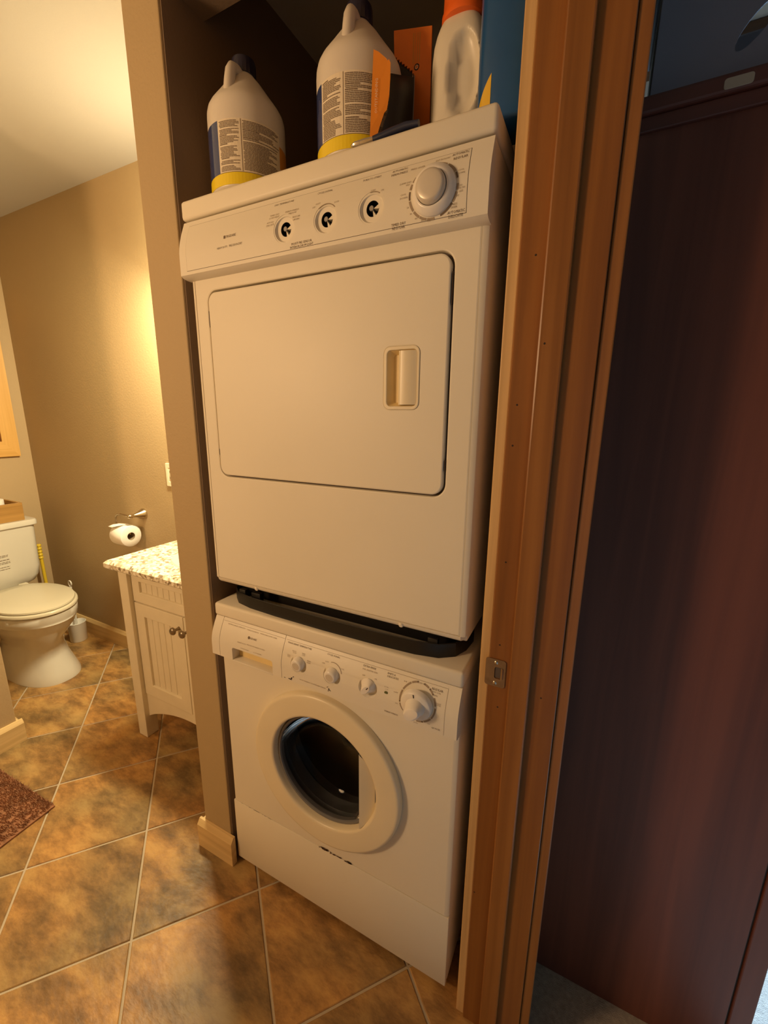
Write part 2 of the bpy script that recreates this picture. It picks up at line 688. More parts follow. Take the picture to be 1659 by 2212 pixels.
for i in range(-9, 9):
    for j in range(-7, 9):
        g = 0.0032
        c0 = G0 + UA * (i * MOD) + UB * (j * MOD)
        poly = [c0 + UA * (g + 0) + UB * g, c0 + UA * (MOD - g) + UB * g, c0 + UA * (MOD - g) + UB * (MOD - g), c0 + UA * g + UB * (MOD - g)]
        for f in (lambda p: p.x + 2.305, lambda p: 0.797 - p.x, lambda p: p.y + 1.35, lambda p: 0.775 - p.y):
            poly = clip(poly, f)
            if len(poly) < 3: break
        if len(poly) < 3 or area2(poly) < 0.002:
            continue
        cen = sum(poly, Vector((0, 0))) / len(poly)
        if cen.x < -1.22 and cen.y < -0.42:
            continue
        dz = random.uniform(-0.0006, 0.0)
        inner = [p + (cen - p).normalized() * 0.0028 for p in poly]
        b = B()
        b.rings([[(p.x, p.y, -0.0045) for p in poly], [(p.x, p.y, dz - 0.0016) for p in poly], [(p.x, p.y, dz) for p in inner]], True, True)
        b.build('tile', 'slate_tile', floor, smooth=0)

B().box(0.80, 4.1, -2.6, 3.1, -0.06, 0.0).build('floor_carpet', 'carpet_fibre', kind=S, smooth=0)
B().box(-2.45, 4.1, -2.6, 3.1, 2.44, 2.52).build('ceiling', 'ceiling_paint', kind=S, smooth=0)
# left wall with the window opening
b = B()
for y0, y1, z0, z1 in ((-2.3, 0.02, 0, 2.44), (0.02, 0.482, 0, 1.215), (0.02, 0.482, 1.95, 2.44), (0.482, 0.74, 0, 2.44)):
    b.box(-2.42, -2.31, y0, y1, z0 - 0.05 if z0 == 0 else z0, z1)
b.build('wall_left', 'wall_paint_light', kind=S, smooth=0)
B().box(-2.42, -0.137, 0.62, 0.74, -0.05, 2.44).build('wall_back', 'wall_paint', kind=S, smooth=0)
B().box(-0.137, -0.022, -0.005, 0.78, -0.05, 2.44, 0.003, 2).build('wall_partition', 'wall_paint', kind=S, smooth=0)
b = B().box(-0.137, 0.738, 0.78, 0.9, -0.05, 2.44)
b.box(-0.0219, 0.738, 0.0, 0.11, 2.25, 2.44)  # unseen header, added to keep bounced light out of the alcove
b.box(-0.0219, -0.0185, 0.0, 0.78, 0.0, 2.44)  # added liners on both inner faces, coloured dark for the alcove's shade
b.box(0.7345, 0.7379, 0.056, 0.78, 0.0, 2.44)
b.build('wall_closet', 'closet_shade_tone', kind=S, smooth=0)
B().box(-2.31, -1.22, -0.18, -0.065, -0.05, 2.44, 0.003, 2).build('wall_near', 'wall_paint_light', kind=S, smooth=0)
b = B().box(0.738, 0.86, 0.0, 3.0, -0.05, 2.44)
b.box(0.738, 0.86, -2.3, -0.80, -0.05, 2.44)
b.box(0.738, 0.86, -0.80, 0.0, 2.06, 2.44)
b.build('wall_right', 'wall_paint_light', kind=S, smooth=0)
B().box(-2.42, 0.86, -2.4, -2.3, -0.05, 2.44).build('wall_front', 'wall_paint_light', kind=S, smooth=0)
B().box(0.86, 4.1, 3.0, 3.1, -0.05, 2.44).build('wall_bedroom_back', 'bedroom_paint', kind=S, smooth=0)
B().box(4.0, 4.1, -2.5, 3.0, -0.05, 2.44).build('wall_bedroom_right', 'bedroom_paint', kind=S, smooth=0)
B().box(0.86, 4.1, -2.6, -2.5, -0.05, 2.44).build('wall_bedroom_front', 'bedroom_paint', kind=S, smooth=0)

# baseboards, pine, bevelled top edge
BBP = [(0.0, 0.0), (0.018, 0.0), (0.018, 0.084), (0.007, 0.100), (0.0, 0.100)]


def baseboard(name, segs):
    b = B()
    for axis, sgn, at, a0, a1 in segs:
        pr = [(at + sgn * d, h) for d, h in BBP]
        b.prism(pr, axis, a0, a1)
    return b.build(name, 'pine_base' if segs[0][0] == 'x' else 'pine_base_y', kind=S, smooth=0)


baseboard('baseboard_partition', [('x', -1, -0.0055, -0.155, -0.004), ('y', -1, -0.1375, -0.0055, 0.19)])
baseboard('baseboard_back', [('x', -1, 0.62, -2.29, -0.86)])
baseboard('baseboard_left', [('y', 1, -2.31, -0.04, 0.60)])
baseboard('baseboard_near', [('y', 1, -1.22, -0.19, -0.047), ('x', 1, -0.065, -2.29, -1.22)])

# window on the left wall: pine picture-frame casing, sash and pane
win = empty('window_1', (-2.31, 0.25, 1.13), kind=S)


def casing_board(outer, inner, mat, parent):
    """one mitred casing board in the yz plane, outer and inner edge given as two points each"""
    b = B()
    o0, o1 = outer
    i0, i1 = inner
    x0, x1 = -2.309, -2.288
    fr = [(x1, o0[0], o0[1]), (x1, o1[0], o1[1]), (x1 - 0.004, i1[0], i1[1]), (x1 - 0.004, i0[0], i0[1])]
    bk = [(x0, o0[0], o0[1]), (x0, o1[0], o1[1]), (x0, i1[0], i1[1]), (x0, i0[0], i0[1])]
    b.rings([bk, fr])
    return b.build('casing', mat, parent, smooth=0)


OY0, OY1, OZ0, OZ1 = -0.05, 0.556, 1.132, 2.03
IY0, IY1, IZ0, IZ1 = 0.026, 0.478, 1.222, 1.944
casing_board(((OY1, OZ0), (OY1, OZ1)), ((IY1, IZ0), (IY1, IZ1)), 'pine_window', win)
casing_board(((OY0, OZ0), (OY0, OZ1)), ((IY0, IZ0), (IY0, IZ1)), 'pine_window', win)
casing_board(((OY0, OZ0), (OY1, OZ0)), ((IY0, IZ0), (IY1, IZ0)), 'pine_window_y', win)
casing_board(((OY0, OZ1), (OY1, OZ1)), ((IY0, IZ1), (IY1, IZ1)), 'pine_window_y', win)
b = B()
for y0, y1, z0, z1 in ((0.022, 0.06, 1.216, 1.95), (0.442, 0.48, 1.216, 1.95), (0.06, 0.442, 1.216, 1.26), (0.06, 0.442, 1.91, 1.95)):
    b.box(-2.375, -2.325, y0, y1, z0, z1, 0.003)
b.build('sash', 'window_red', win)
B().box(-2.354, -2.350, 0.055, 0.447, 1.255, 1.915).build('pane', 'window_glass', win, smooth=0)

# the doorway between bathroom and bedroom: pine jamb seen face on, stop, casings, strike plate
door = empty('door_1', (0.80, -0.01, 0.0), kind=S)
B().box(0.7385, 0.8605, -0.020, -0.0005, 0, 2.055, 0.0012, 1).build('jamb', 'pine_jamb', door, smooth=0)
B().box(0.777, 0.814, -0.0315, -0.0195, 0, 2.04, 0.003, 2).build('door_stop', 'pine_stop', door, smooth=0)
B().box(0.7195, 0.7380, -0.0150, 0.055, 0, 2.11, 0.002, 2).build('casing', 'pine_casing', door, smooth=0)
B().box(0.8610, 0.8795, -0.0150, 0.060, 0, 2.11, 0.002, 2).build('casing', 'pine_stop', door, smooth=0)  # darker wood than the other casing, standing in for weaker light here
b = B().plate([rrect(0.7325, 0.7695, 0.8955, 0.9515, 0.005), rrect(0.7495, 0.7640, 0.912, 0.936, 0.004)], -0.0222, -0.0204)
strike = b.build('strike_plate', 'brass_plate', door)
B().box(0.7505, 0.763, -0.0206, -0.0203, 0.913, 0.935).build('latch_hole', 'seam_dark', strike, smooth=0)
b = B()
b.rings([[(0.7610, -0.0222, z) for z in (0.912, 0.936)], [(0.7640, -0.0238, z) for z in (0.913, 0.935)], [(0.7660, -0.0222, z) for z in (0.914, 0.934)]], False, False, closed=False)
b.build('strike_lip', 'brass_plate', strike)
for z in (0.9025, 0.9445):
    b = B().lathe([(0.0036, 0), (0.0036, 0.0006), (0.0022, 0.0016), (0.0, 0.0018)], (0.7515, -0.0221, z), (0, -1, 0), 14)
    b.build('screw', 'screw_steel', strike)
for x, z, y in ((0.762, 1.624, -.0201), (0.787, 1.497, -.0316), (0.752, 1.408, -.0201), (0.750, 1.343, -.0201), (0.754, 1.141, -.0201),
                (0.755, 0.981, -.0201), (0.834, 0.897, -.0201), (0.760, 0.852, -.0201), (0.743, 0.386, -.0201)):
    B().lathe([(0.0017, 0), (0.0012, 0.0003), (0, 0.00035)], (x, y, z), (0, -1, 0), 8).build('nail_hole', 'rust_dark', door)

# wall plate on the tan wall
sw = empty('outlet_plate', (-1.0, 0.62, 1.10), 'cream plastic wall outlet plate on the tan wall above the vanity', 'outlet')
bevel_front(B().plate([rrect(-1.022, -0.952, 1.040, 1.155, 0.004), rrect(-1.004, -0.970, 1.064, 1.131, 0.002)], 0.6135, 0.6198), 0.6135, 0.0018).build('cover', 'switch_plastic', sw)
b = B().box(-1.0035, -0.9705, 0.6148, 0.6195, 1.0645, 1.1305, 0.001)
b.build('receptacle', 'switch_plastic', sw)
for z in (1.082, 1.113):
    B().box(-0.994, -0.992, 0.6142, 0.6152, z - .006, z + .006).build('slot', 'seam_dark', sw, smooth=0)
    B().box(-0.982, -0.980, 0.6142, 0.6152, z - .005, z + .005).build('slot', 'seam_dark', sw, smooth=0)

# ================================================================== washing machine
W = 0.686


def wp(z):
    t = min(1, max(0, (.857 - z) / .105))
    return -.005 - .024 * math.sin(PI / 2 * min(1, t * 1.5))


def dp(z):
    t = min(1, max(0, (1.802 - z) / .112))
    return -.004 - .020 * math.sin(PI / 2 * min(1, t * 1.5))


def panel_prof(fun, zt, zb, back, n=12, off=0.0, foot=0.006):
    p = []
    for k in range(n + 1):
        z = zt + (zb - zt) * k / n
        p.append((fun(z) - off, z))
    if foot:
        p.append((fun(zb) * 0.72, zb - foot * 0.7))
        p.append((fun(zb) * 0.3, zb - foot))
        p.append((back, zb - foot))
    else:
        p.append((back, zb))
    p.append((back, zt))
    return p


def roll_edges(b, z0, z1, x0=0.0, x1=W):
    e = [(0.012, 0.0), (0.006, 0.001), (0.0018, 0.004), (0.0, 0.0105), (0.0, 0.0125), (0.012, 0.0125)]
    b.prism([(x0 + p, q) for p, q in e], 'z', z0, z1)
    b.prism([(x1 - p, q) for p, q in e], 'z', z0, z1)


wm = empty('washing_machine', (0.343, 0.32, 0.0), 'off-white front loading washing machine under the dryer with a round dark glass door', 'washing machine')
B().box(0.0, W, 0.0126, 0.64, 0.022, 0.858, 0.003).build('cabinet', 'enamel_washer', wm)
DC = (0.343, 0.505)
b = B().plate([[(0.012, 0.243), (0.674, 0.243), (0.674, 0.757), (0.012, 0.757)], circle(DC[0], DC[1], 0.168, 64)], 0.0, 0.0124)
roll_edges(b, 0.243, 0.857)
b.build('front_panel', 'enamel_washer', wm)
b = B().box(0.0, W, -0.0012, 0.0124, 0.022, 0.2408, 0.0022, 2)
b.build('kick_panel', 'enamel_washer', wm)
for fx in (0.05, 0.636):
    for fy in (0.07, 0.58):
        B().lathe([(0.018, 0.0), (0.022, 0.003), (0.022, 0.012), (0.009, 0.014), (0.009, 0.0225)], (fx, fy, 0.0), (0, 0, 1), 18).build('foot', 'black_plastic', wm)
b = B().box(-0.003, W + 0.003, -0.010, 0.64, 0.8585, 0.8945, 0.007, 3)
b.build('top_lid', 'enamel_washer', wm)
# rust and chipped paint along the kick panel joint, and on the right edge
b = B()
for k in range(46):
    u = random.random()
    x = 0.316 + u * 0.100
    if 0.38 < u < 0.85 and random.random() < 0.65:
        continue
    w = random.uniform(0.003, 0.010)
    z = 0.2420 + random.uniform(-0.0022, 0.0026)
    h = random.uniform(0.0014, 0.0042)
    b.face([(x, -0.0016, z), (x + w, -0.0016, z - 0.0006), (x + w * 0.8, -0.0016, z + h), (x + w * 0.2, -0.0016, z + h * 0.8)])
for k in range(26):
    x = 0.03 + random.random() * 0.12
    w = random.uniform(0.002, 0.006)
    z = 0.2418
    b.face([(x, -0.0015, z), (x + w, -0.0015, z), (x + w, -0.0015, z + 0.0008), (x, -0.0015, z + 0.0009)])
b.build('rust_mark', 'rust', wm, smooth=0, recalc=False, kind='stuff', label='brown rust and chipped paint along the joint')
b = B()
b.rings([[(W + 0.0004, 0.002, 0.768), (W + 0.0004, 0.0055, 0.772), (W + 0.0004, 0.006, 0.79), (W + 0.0004, 0.0035, 0.797)],
         [(W - 0.004, -0.0012, 0.767), (W - 0.0034, 0.0002, 0.772), (W - 0.003, 0.001, 0.788), (W - 0.003, -0.0006, 0.796)]], True, True)
b.build('rust_spot', 'rust_dark', wm, smooth=0)

# control fascia: end cap, detergent drawer, dial section
for nm, x0, x1 in (('end_cap', -0.001, 0.0272), ('detergent_drawer', 0.0284, 0.2392), ('control_panel', 0.2404, W + 0.001)):
    o = B().prism(panel_prof(wp, 0.8572, 0.7535, 0.010), 'x', x0, x1).build(nm, 'panel_plastic', wm, smooth=40)
    if nm == 'detergent_drawer':
        c = B()
        c.prism(rrect(0.0735, 0.2110, 0.735, 0.7905, 0.006, 4), 'y', -0.06, -0.0045)
        bool_cut(o, [c])
        B().box(0.0735, 0.2110, -0.0292, -0.004, 0.7510, 0.7550, 0.001).build('pull_ledge', 'panel_plastic', o)
        B().box(0.074, 0.2105, -0.0052, -0.0040, 0.7548, 0.7900).build('pull_back', 'yellowed_plastic', o, smooth=0, label='yellowed back of the drawer pull')
        drawer = o
    if nm == 'control_panel':
        cs = []
        for kx in (0.2915, 0.3872, 0.4818):
            cs.append(B().lathe([(0.0255, 0.006), (0.0228, -0.0005), (0.0215, -0.0045)], (kx, wp(0.8065), 0.8065), (0, -1, -0.10), 32))
        bool_cut(o, cs)
        fascia = o
KA = Vector((0, -1, -0.10)).normalized()
gap = B()
for gx in (0.0278, 0.2398):
    gap.prism(panel_prof(lambda z: wp(z) + 0.0012, 0.8568, 0.7548, 0.006, foot=0), 'x', gx - 0.004, gx + 0.004)
gap.box(0.004, 0.682, -0.0035, 0.004, 0.8560, 0.8590)
gap.build('fascia_gap', 'seam_dark', wm, smooth=0)


def knob_dir(o, r, txt=None):
    pass


for i, kx in enumerate((0.2915, 0.3872)):
    org = Vector((kx, wp(0.8065), 0.8065)) - KA * 0.0042
    k = B().lathe([(0.0172, 0), (0.0170, 0.006), (0.0158, 0.0125), (0.0140, 0.0150), (0.0105, 0.0156), (0.0, 0.0150)], org, KA, 36).build(
        'rotary_knob', 'knob_plastic', wm, smooth=50)
    g = B().lathe([(0.0098, 0.0), (0.0096, 0.0006), (0.0, 0.0008)], org + KA * 0.0155, KA, 28)
    g.build('knob_face', 'knob_cap', k, smooth=50)


def grip_knob(name, cx, cz, skirt_r, cone_r, hgt, ang, parent, mark_ang, org_in=0.0, pinch=0.45):
    """skirted knob with a slanted finger grip and an index line"""
    org = Vector((cx, wp(cz), cz)) - KA * org_in
    k = B()
    if skirt_r:
        k.lathe([(skirt_r, 0.0), (skirt_r, 0.006), (skirt_r * 0.97, 0.0105), (skirt_r * 0.90, 0.0125), (cone_r * 1.02, 0.0135)], org, KA, 44)
        h0 = 0.0125
    else:
        h0 = 0.0
    kn = k if skirt_r else None
    if kn:
        kob = kn.build(name, 'knob_plastic', parent, smooth=45)
    g = B()
    n = 36
    rs = []
    for t in (0.0, 0.15, 0.4, 0.7, 0.88, 1.0):
        ring = []
        for q in range(n):
            a = 2 * PI * q / n
            x, y = math.cos(a) * cone_r, math.sin(a) * cone_r
            # squeeze to a blade towards the top
            sq = 1.0 - pinch * min(1, t * 1.15) ** 0.8
            ln = 1.0 - 0.06 * t - (0.08 if t == 1.0 else 0)
            if t == 1.0: sq *= 0.82
            ring.append((x * ln, y * sq, h0 + t * hgt))
        rs.append(ring)
    g.rings(rs)
    rot = Matrix.Rotation(ang, 4, 'Z')
    q = KA.to_track_quat('Z', 'Y').to_matrix().to_4x4()
    # local frame: x to the right, y up on the fascia, z outwards
    fx = Vector((1, 0, 0))
    fz = KA
    fy = fz.cross(fx)
    fm = Matrix((fx, fy, fz)).transposed().to_4x4()
    mt = Matrix.Translation(org) @ fm @ rot
    bmesh.ops.transform(g.bm, matrix=mt, verts=list(g.bm.verts))
    if kn:
        go = g.build('finger_grip', 'knob_plastic', kob, smooth=50)
    else:
        go = kob = g.build(name, 'knob_plastic', parent, smooth=50)
    m = B()
    m.box(-0.0009, 0.0009, -0.0038, 0.0038, 0, 0.0006)
    rr = skirt_r * 0.78 if skirt_r else cone_r * 0.46
    hh = 0.0134 if skirt_r else hgt - 0.0001
    d = Vector((math.cos(mark_ang), math.sin(mark_ang), 0)) * rr
    mt = Matrix.Translation(org) @ fm @ Matrix.Translation((d.x, d.y, hh)) @ Matrix.Rotation(mark_ang - PI / 2, 4, 'Z')
    bmesh.ops.transform(m.bm, matrix=mt, verts=list(m.bm.verts))
    m.build('index_mark', 'rust_dark', kob, smooth=0)
    return kob


grip_knob('rotary_knob', 0.4818, 0.8070, 0.0, 0.0185, 0.017, math.radians(50), wm, math.radians(50), 0.0042, 0.60)
grip_knob('cycle_dial', 0.5995, 0.8075, 0.0345, 0.0215, 0.024, math.radians(45), wm, math.radians(96), 0.0, 0.36)
B().lathe([(0.0042, 0), (0.0042, 0.0006), (0.0, 0.0009)], (0.5270, wp(0.8075), 0.8075), KA, 16).build('indicator_light', 'led', wm)

# lettering on the washer fascia
TXW = [
('EXTRA LARGE CAPACITY',0.0489,0.1090,0.8453,0.0026),
('TUMBLE ACTION WASHER',0.1146,0.1545,0.8449,0.0026),
('WITH DELICATE CARE',0.1597,0.2145,0.8452,0.0026),
('FRIGIDAIRE',0.1255,0.1539,0.8286,0.0045),
('HEAVY DUTY',0.0924,0.1222,0.8106,0.0028),
('PRECISION WASH SYSTEM',0.1254,0.1851,0.8117,0.0028),
('DETERGENT',0.1055,0.1335,0.7977,0.0020),
('SOFTENER',0.1497,0.1767,0.7977,0.0020),
('WASH-RINSE TEMPERATURE',0.2498,0.3209,0.8455,0.0036),
('CYCLE SIGNAL',0.3654,0.4006,0.8463,0.0034),
('HOT',0.2686,0.2800,0.8311,0.0026),
('COLD',0.2703,0.2810,0.8280,0.0026),
('COLD',0.2558,0.2653,0.8194,0.0026),
('COLD',0.2565,0.2660,0.8164,0.0026),
('WARM',0.2970,0.3061,0.8317,0.0026),
('COLD',0.2973,0.3071,0.8284,0.0026),
('WARM',0.3144,0.3253,0.8199,0.0028),
('WARM',0.3145,0.3254,0.8161,0.0028),
('OFF',0.3560,0.3649,0.8262,0.0026),
('SOFT',0.3645,0.3743,0.8311,0.0026),
('LOUD',0.4071,0.4171,0.8258,0.0026),
('NOT FABRIC SOFTENER RINSE',0.2958,0.3711,0.7676,0.0030),
('EXTRA RINSE',0.4629,0.4945,0.8461,0.0038),
('FOR SENSITIVE SKIN',0.4628,0.4993,0.8395,0.0030),
('OFF',0.4645,0.4718,0.8278,0.0026),
('ON',0.4950,0.5008,0.8276,0.0026),
('KNITS &',0.5234,0.5421,0.8457,0.0036),
('DELICATES',0.5239,0.5504,0.8404,0.0036),
('DOOR',0.5217,0.5306,0.8194,0.0022),
('LOCK',0.5239,0.5314,0.8151,0.0022),
('PERM PRESS',0.5254,0.5572,0.7650,0.0036),
('OFF',0.5439,0.5541,0.8154,0.0026),
('10',0.5637,0.5700,0.8407,0.0026),
('SPIN',0.5502,0.5561,0.7929,0.0026),
('REGULAR',0.6259,0.6498,0.8431,0.0042),
('SUPER WASH',0.5940,0.6124,0.8457,0.0028),
('HEAVY SOIL',0.6232,0.6461,0.8380,0.0026),
('NORMAL',0.6287,0.6406,0.8324,0.0028),
('LIGHT',0.6399,0.6498,0.8195,0.0026),
('SOIL',0.6408,0.6498,0.8167,0.0026),
('SPIN',0.5933,0.6033,0.7628,0.0024),
('OFF',0.6240,0.6299,0.7706,0.0026),
('QUICK',0.6335,0.6524,0.7651,0.0036),
]
b = B()
yy = lambda z: wp(z) - 0.0007
for t, x0, x1, zc, h in TXW:
    b.mi = 0 if h > 0.0031 else 1
    put_text(b, t, x0, x1, zc, h, yy)
b.mi = 0
strip_arc(b, 0.1275, 0.8285, 0, 0.0034, 0, 360, yy, 10)
cx, cz = 0.5995, 0.8075
b.mi = 1
for a0, a1 in ((-205, -170), (-240, -208), (-262, -243), (-300, -284), (-318, -306), (-352, -330), (-395, -358), (-425, -398), (-450, -430), (-165, -140)):
    strip_arc(b, cx, cz, 0.0378, 0.0412, a0, a1, yy, 8)
strip_arc(b, 0.3872, 0.8065, 0.0262, 0.0275, 20, 105, yy, 10)
b.mi = 0
for a in (-262, -284, -305, -320, -170, -430):
    x, z = cx + 0.0398 * math.cos(math.radians(a)), cz + 0.0398 * math.sin(math.radians(a))
    strip_arc(b, x, z, 0, 0.0018, 0, 360, yy, 8)
b.mi = 1
for x0, x1 in ((0.2445, 0.6600), (0.0300, 0.2380)):
    b.face([(x0, yy(0.8500), 0.8500), (x1, yy(0.8500), 0.8500), (x1, yy(0.8506), 0.8506), (x0, yy(0.8506), 0.8506)])
for k in range(8):
    z0, z1 = 0.756 + k * 0.0118, 0.756 + (k + 1) * 0.0118
    b.face([(0.6595, yy(z0), z0), (0.6600, yy(z0), z0), (0.6600, yy(z1), z1), (0.6595, yy(z1), z1)])
b.build('lettering', ['ink', 'ink_faint'], wm, smooth=0, recalc=False, kind='stuff')
# worn print under the knobs
b = B()
for (x, z, w, h, a) in ((0.2495, 0.7583, 0.004, 0.0018, -10), (0.2660, 0.7590, 0.010, 0.0026, -8), (0.2705, 0.7625, 0.003, 0.006, -20), (0.2765, 0.7680, 0.004, 0.002, 40),
                        (0.3800, 0.7690, 0.0030, 0.0040, 20), (0.3765, 0.7735, 0.0050, 0.0014, 25), (0.3830, 0.7665, 0.0045, 0.0016, -25), (0.3785, 0.7645, 0.0020, 0.0030, 0)):
    ca, sa = math.cos(math.radians(a)), math.sin(math.radians(a))
    pts = []
    for px, pz in ((-.5, -.5), (.5, -.35), (.45, .5), (-.4, .4)):
        dx, dz = px * w, pz * h
        X, Z = x + dx * ca - dz * sa, z + dx * sa + dz * ca
        pts.append((X, yy(Z) - 0.0002, Z))
    b.face(pts)
b.build('worn_print', 'rust_dark', wm, smooth=0, recalc=False, kind='stuff')

# porthole door
ax = (0, -1, 0)
o3 = (DC[0], 0, DC[1])
pr = [(0.2185, 0.0006), (0.2190, 0.0100), (0.2186, 0.0140), (0.2168, 0.0180), (0.2135, 0.0200), (0.2105, 0.0206), (0.2090, 0.0207), (0.188, 0.0207), (0.1640, 0.0202), (0.1620, 0.0200), (0.1580, 0.0190), (0.1558, 0.0160),
      (0.1548, 0.010), (0.1535, 0.000), (0.1520, -0.010), (0.1700, -0.011), (0.2185, 0.0006)]
dr = B().lathe(pr, o3, ax, 96, False, False).build('porthole_door', 'door_plastic', wm, smooth=40)
B().lathe([(0.1518, 0.0020), (0.1500, 0.0042), (0.1455, 0.0036), (0.1430, -0.001), (0.1425, -0.012), (0.1518, -0.012), (0.1518, 0.0020)], o3, ax, 72, False, False).build('window_gasket', 'gasket', dr)
outer = [(0.1428, 0.000), (0.1418, -0.006), (0.136, -0.030), (0.118, -0.058), (0.085, -0.078), (0.045, -0.088), (0.0, -0.090)]
inner = [(0.0, -0.094), (0.047, -0.092), (0.088, -0.082), (0.122, -0.061), (0.140, -0.031), (0.1426, -0.010)]
B().lathe(outer + inner, o3, ax, 72, False, False).build('door_glass', 'door_glass', dr, smooth=60)
# finger recess: segment of the window covered by a dished plate, straight edge on the left
b = B()
R = 0.1556
xc = 0.112
n, mcol = 24, 10
rows = []
amax = math.acos(xc / R)
for i in range(n + 1):
    a = -amax + 2 * amax * i / n
    ze = R * math.sin(a)
    xe = R * math.cos(a)
    row = []
    for j in range(mcol + 1):
        t = j / mcol
        x = xc + (xe - xc) * t
        dep = 0.0205 - 0.021 * (x - xc) / (R - xc) * (0.6 + 0.4 * math.cos(a / amax * PI / 2))
        row.append((DC[0] + x, -dep, DC[1] + ze))
    rows.append(row)
b.rings(rows, False, False, closed=False)
edge = [r[0] for r in rows]
b.rings([edge, [(p[0] + 0.002, 0.012, p[2]) for p in edge]], False, False, closed=False)
b.build('finger_recess', 'door_plastic', dr, smooth=40)
# boot and drum behind the glass
B().lathe([(0.1675, -0.012), (0.1500, -0.030), (0.1480, -0.060), (0.165, -0.075), (0.1690, -0.100)], o3, ax, 48, False, False).build('door_boot', 'gasket', wm)
B().lathe([(0.1690, -0.100), (0.215, -0.110), (0.225, -0.14), (0.225, -0.42), (0.20, -0.45), (0.0, -0.46)], o3, ax, 48, False, False).build('drum', 'drum', wm)
c = B().lathe([(0.232, 0.02), (0.232, -0.47)], o3, ax, 40)
cab = [x for x in wm.children if x.name.startswith('cabinet')][0]
bool_cut(cab, [c])

# ================================================================== black stacking frame between the machines
sf = empty('stacking_frame', (0.343, 0.33, 0.8945), 'black plastic stacking frame between washer top and dryer bottom', 'frame')
b = B()
path = [(0.012, 0.12), (0.016, 0.075), (0.030, 0.040), (0.060, 0.018), (0.11, 0.008), (0.2, 0.003), (0.343, 0.001), (0.486, 0.003), (0.576, 0.008), (0.626, 0.018), (0.656, 0.040), (0.670, 0.075), (0.674, 0.12)]
rs = []
for x, y in path:
    c = Vector((0.343 - x, 0.5 - y)).normalized() * 0.004
    rs.append([(x, y, 0.8950), (x, y, 0.9255), (x + c.x * 0.4, y + c.y * 0.4, 0.9270), (x + c.x, y + c.y, 0.9255), (x + c.x, y + c.y, 0.8950)])
b.rings(rs)
b.build('front_lip', 'black_plastic', sf, smooth=30)
B().box(0.03, 0.656, 0.065, 0.62, 0.8950, 0.9510, 0.004).build('tray', 'black_plastic', sf)
for x, w, h in ((0.062, 0.022, 0.005), (0.105, 0.030, 0.004), (0.60, 0.022, 0.005)):
    B().box(x, x + w, 0.020, 0.034, 0.8950, 0.9300 + h, 0.0015).build('clip', 'black_plastic', sf)

# ================================================================== dryer
dy = empty('clothes_dryer', (0.343, 0.33, 0.9515), 'off-white clothes dryer stacked on top of the front loading washer', 'dryer')
B().box(0.0, W, 0.0126, 0.66, 0.9518, 1.8055, 0.003).build('cabinet', 'enamel', dy)
b = B().plate([[(0.012, 0.966), (0.674, 0.966), (0.674, 1.804), (0.012, 1.804)], rrect(0.0500, 0.6300, 1.2400, 1.6595, 0.026, 8)], 0.0, 0.0124)
bevel_front(b, 0.0, 0.003, 2)
roll_edges(b, 0.966, 1.804)
b.rings([[(x, y, z) for y, z in ((0.0, 0.966), (0.0022, 0.9590), (0.0075, 0.9535), (0.0124, 0.9520), (0.0124, 0.966))] for x in (0.0105, 0.6755)])
b.rings([[(0.0, 0.0115, 0.966), (0.012, 0.0, 0.966), (0.012, 0.0115, 0.966)], [(0.008, 0.0118, 0.953), (0.012, 0.004, 0.956), (0.013, 0.0118, 0.953)]])
b.rings([[(W, 0.0115, 0.966), (W - 0.012, 0.0, 0.966), (W - 0.012, 0.0115, 0.966)], [(W - 0.008, 0.0118, 0.953), (W - 0.012, 0.004, 0.956), (W - 0.013, 0.0118, 0.953)]])
b.build('front_panel', 'enamel', dy, smooth=30)
B().plate([[(0.0495, 1.2395), (0.6305, 1.2395), (0.6305, 1.6600), (0.0495, 1.6600)], [(0.07, 1.26), (0.61, 1.26), (0.61, 1.64), (0.07, 1.64)]], 0.0110, 0.0128).build('door_gap', 'seam_dark', dy, smooth=0)
b = B().plate([rrect(0.0545, 0.6255, 1.2445, 1.6550, 0.022, 8), rrect(0.5035, 0.5735, 1.4015, 1.5120, 0.012, 5)], -0.0035, 0.0090)
bevel_front(b, -0.0035, 0.0030, 3)
dd = b.build('dryer_door', 'enamel', dy, smooth=30)
# moulded pull: bezel, pocket, grip
b = B().plate([rrect(0.5025, 0.5745, 1.4005, 1.5130, 0.013, 5), rrect(0.5090, 0.5700, 1.4070, 1.5065, 0.008, 5)], -0.0052, -0.0030)
bevel_front(b, -0.0052, 0.0012, 2)
hd = b.build('door_pull', 'door_plastic', dd, smooth=30)
b = B()
oc, ic = rrect(0.5090, 0.5700, 1.4070, 1.5065, 0.008, 5), rrect(0.5160, 0.5660, 1.4140, 1.5000, 0.006, 5)
b.rings([[(x, -0.0034, z) for x, z in oc], [(x, 0.0115, z) for x, z in ic]], False, True)
b.build('pull_pocket', 'yellowed_plastic', dd, smooth=30, label='yellowed plastic pocket of the door pull')
b = B().prism([(0.5335, 0.0112), (0.5330, -0.0040), (0.5350, -0.0072), (0.5400, -0.0086), (0.5560, -0.0074), (0.5640, -0.0052), (0.5695, -0.0030), (0.5695, 0.0112)], 'z', 1.4095, 1.5045)
b.build('pull_grip', 'door_plastic', dd, smooth=50)
